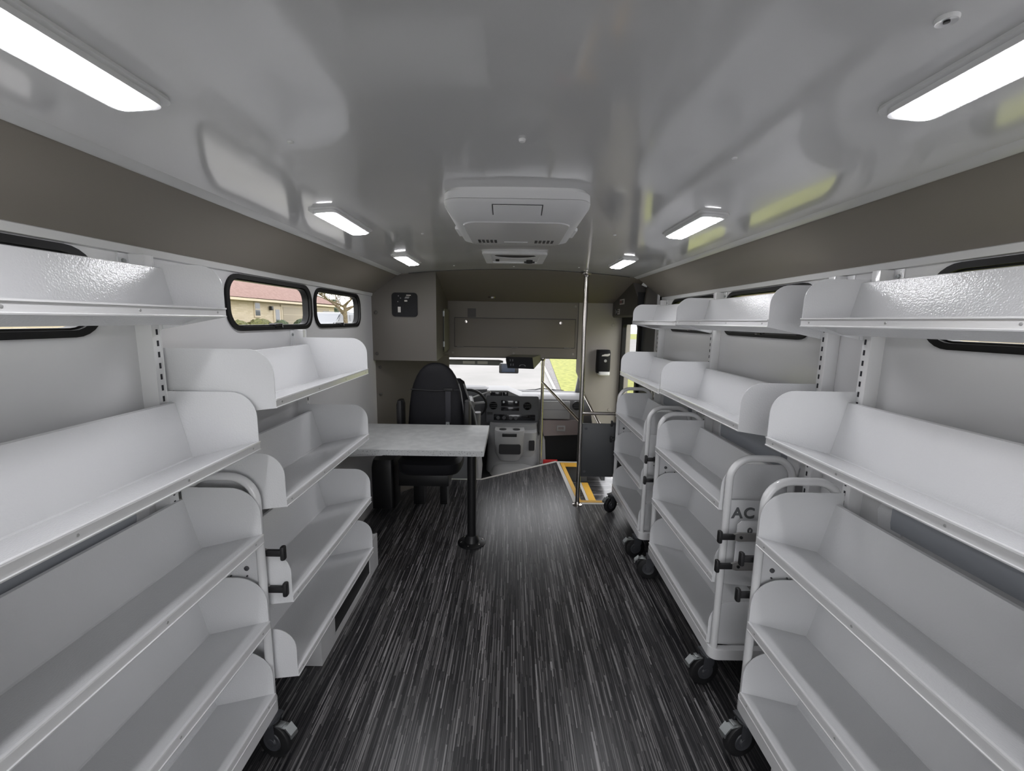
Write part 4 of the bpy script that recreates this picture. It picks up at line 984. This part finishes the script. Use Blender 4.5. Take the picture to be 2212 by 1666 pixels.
vn = thing('parked_van', 'silver minivan parked outside, seen through the second left window', 'van', (-12.6, 30.4, 0.27))
bm = new_bm()
pr = [(-2.35, 0.28), (-2.38, 0.75), (-2.10, 0.95), (-1.55, 1.02), (-0.95, 1.55), (-0.6, 1.66), (1.6, 1.68), (2.0, 1.60), (2.25, 1.05), (2.36, 0.85), (2.36, 0.30)]
prism(bm, pr, -0.9, 0.9, 'x'); bmesh.ops.bevel(bm, geom=bm.edges[:], offset=.06, segments=2, affect='EDGES'); make('body', bm, van_paint, vn)
for a, b in ((-1.25, -0.55), (-0.45, 0.65), (0.75, 1.85)):
    bm = new_bm(); prism(bm, [(a+(-0.1 if a < -1 else 0), 1.06), (b, 1.06), (b-(0.1 if b > 1 else 0), 1.50), (a+(0.32 if a < -1 else 0), 1.50)], 0.895, 0.915, 'x'); make('side_window', bm, van_glass, vn)
for y in (-1.45, 1.45):
    bm = new_bm(); lathe(bm, [(0.20, 0.93), (0.33, 0.92), (0.34, 0.72), (0.2, 0.72)], (0, y, 0.33), 'x', 22); make('wheel', bm, blackm, vn)
bx('tail_light', 0.80, 0.93, 2.18, 2.36, 0.80, 1.10, red_light, vn)
for x in (0.55, -0.55): bx('roof_rail', x-.02, x+.02, -0.3, 1.6, 1.68, 1.73, dash_md, vn)

def bare_tree(label, loc, h, r, seed, m=bark):
    rnd = random.Random(seed); t = thing('bare_tree', label, 'tree', loc)
    bm = new_bm(); tube(bm, [(0, 0, 0), (0.03, 0, h*.5), (0, 0.05, h)], [r, r*.8, r*.6], 10)
    make('trunk', bm, m, t)
    bm = new_bm()
    def br(p, d, l, rr, k):
        q = p + d*l; mid = p + d*l*.5 + Vector((rnd.uniform(-.08, .08), rnd.uniform(-.08, .08), 0.03))*l
        tube(bm, [tuple(p), tuple(mid), tuple(q)], [rr, rr*.75, rr*.5], 5)
        if k > 0:
            for _ in range(3 if k > 2 else 4):
                dd_ = (d + Vector((rnd.uniform(-.9, .9), rnd.uniform(-.9, .9), rnd.uniform(-.3, .7)))).normalized(); br(q if rnd.random() < .6 else mid, dd_, l*rnd.uniform(.6, .8), rr*.55, k-1)
    for k in range(7):
        a = 2*PI*k/7+rnd.uniform(-.3, .3); br(Vector((0, 0.03, h*rnd.uniform(.55, 1.0))), Vector((math.cos(a)*.8, math.sin(a)*.8, rnd.uniform(.15, .8))).normalized(), rnd.uniform(.9, 1.5), r*.42, 4)
    make('branches', bm, m, t)
    return t
bare_tree('pale bare tree in front of the silver van', (-10.6, 27.4, 0.2), 2.2, 0.17, 3)
bm = new_bm(); rnd = random.Random(5)
for k in range(12): blob(bm, (rnd.uniform(-.5, .5), rnd.uniform(-.6, .6), 0.45+k*0.22), 0.85-.05*k, 3, 0.18, (1, 1, .7), k)
o = make('evergreen', bm, ever_m); o.location = (-17.9, 43.0, 0.1); o.scale = (1.25, 1.25, 1.05); tag(o, 'dark evergreen beside the far end of the brick house', 'tree')

bd = thing('neighbour_building', 'long cream building glimpsed below the right window shelves', 'building', (14, 10, -0.77))
bm = new_bm(); box(bm, 0, 6, -18, 22, 0, 3.4); make('wall', bm, brick, bd)
bm = new_bm(); prism(bm, [(-0.5, 3.4), (6.5, 3.4), (3, 5.2)], -18.5, 22.5, 'y'); make('roof', bm, roof_m, bd)
for k in range(7):
    y = -14 + k*5.2; w = bx('window', -0.06, 0.02, y, y+1.3, 1.6, 2.7, cream, bd); bx('pane', -0.08, -0.05, y+.1, y+1.2, 1.7, 2.6, garage_m, w)
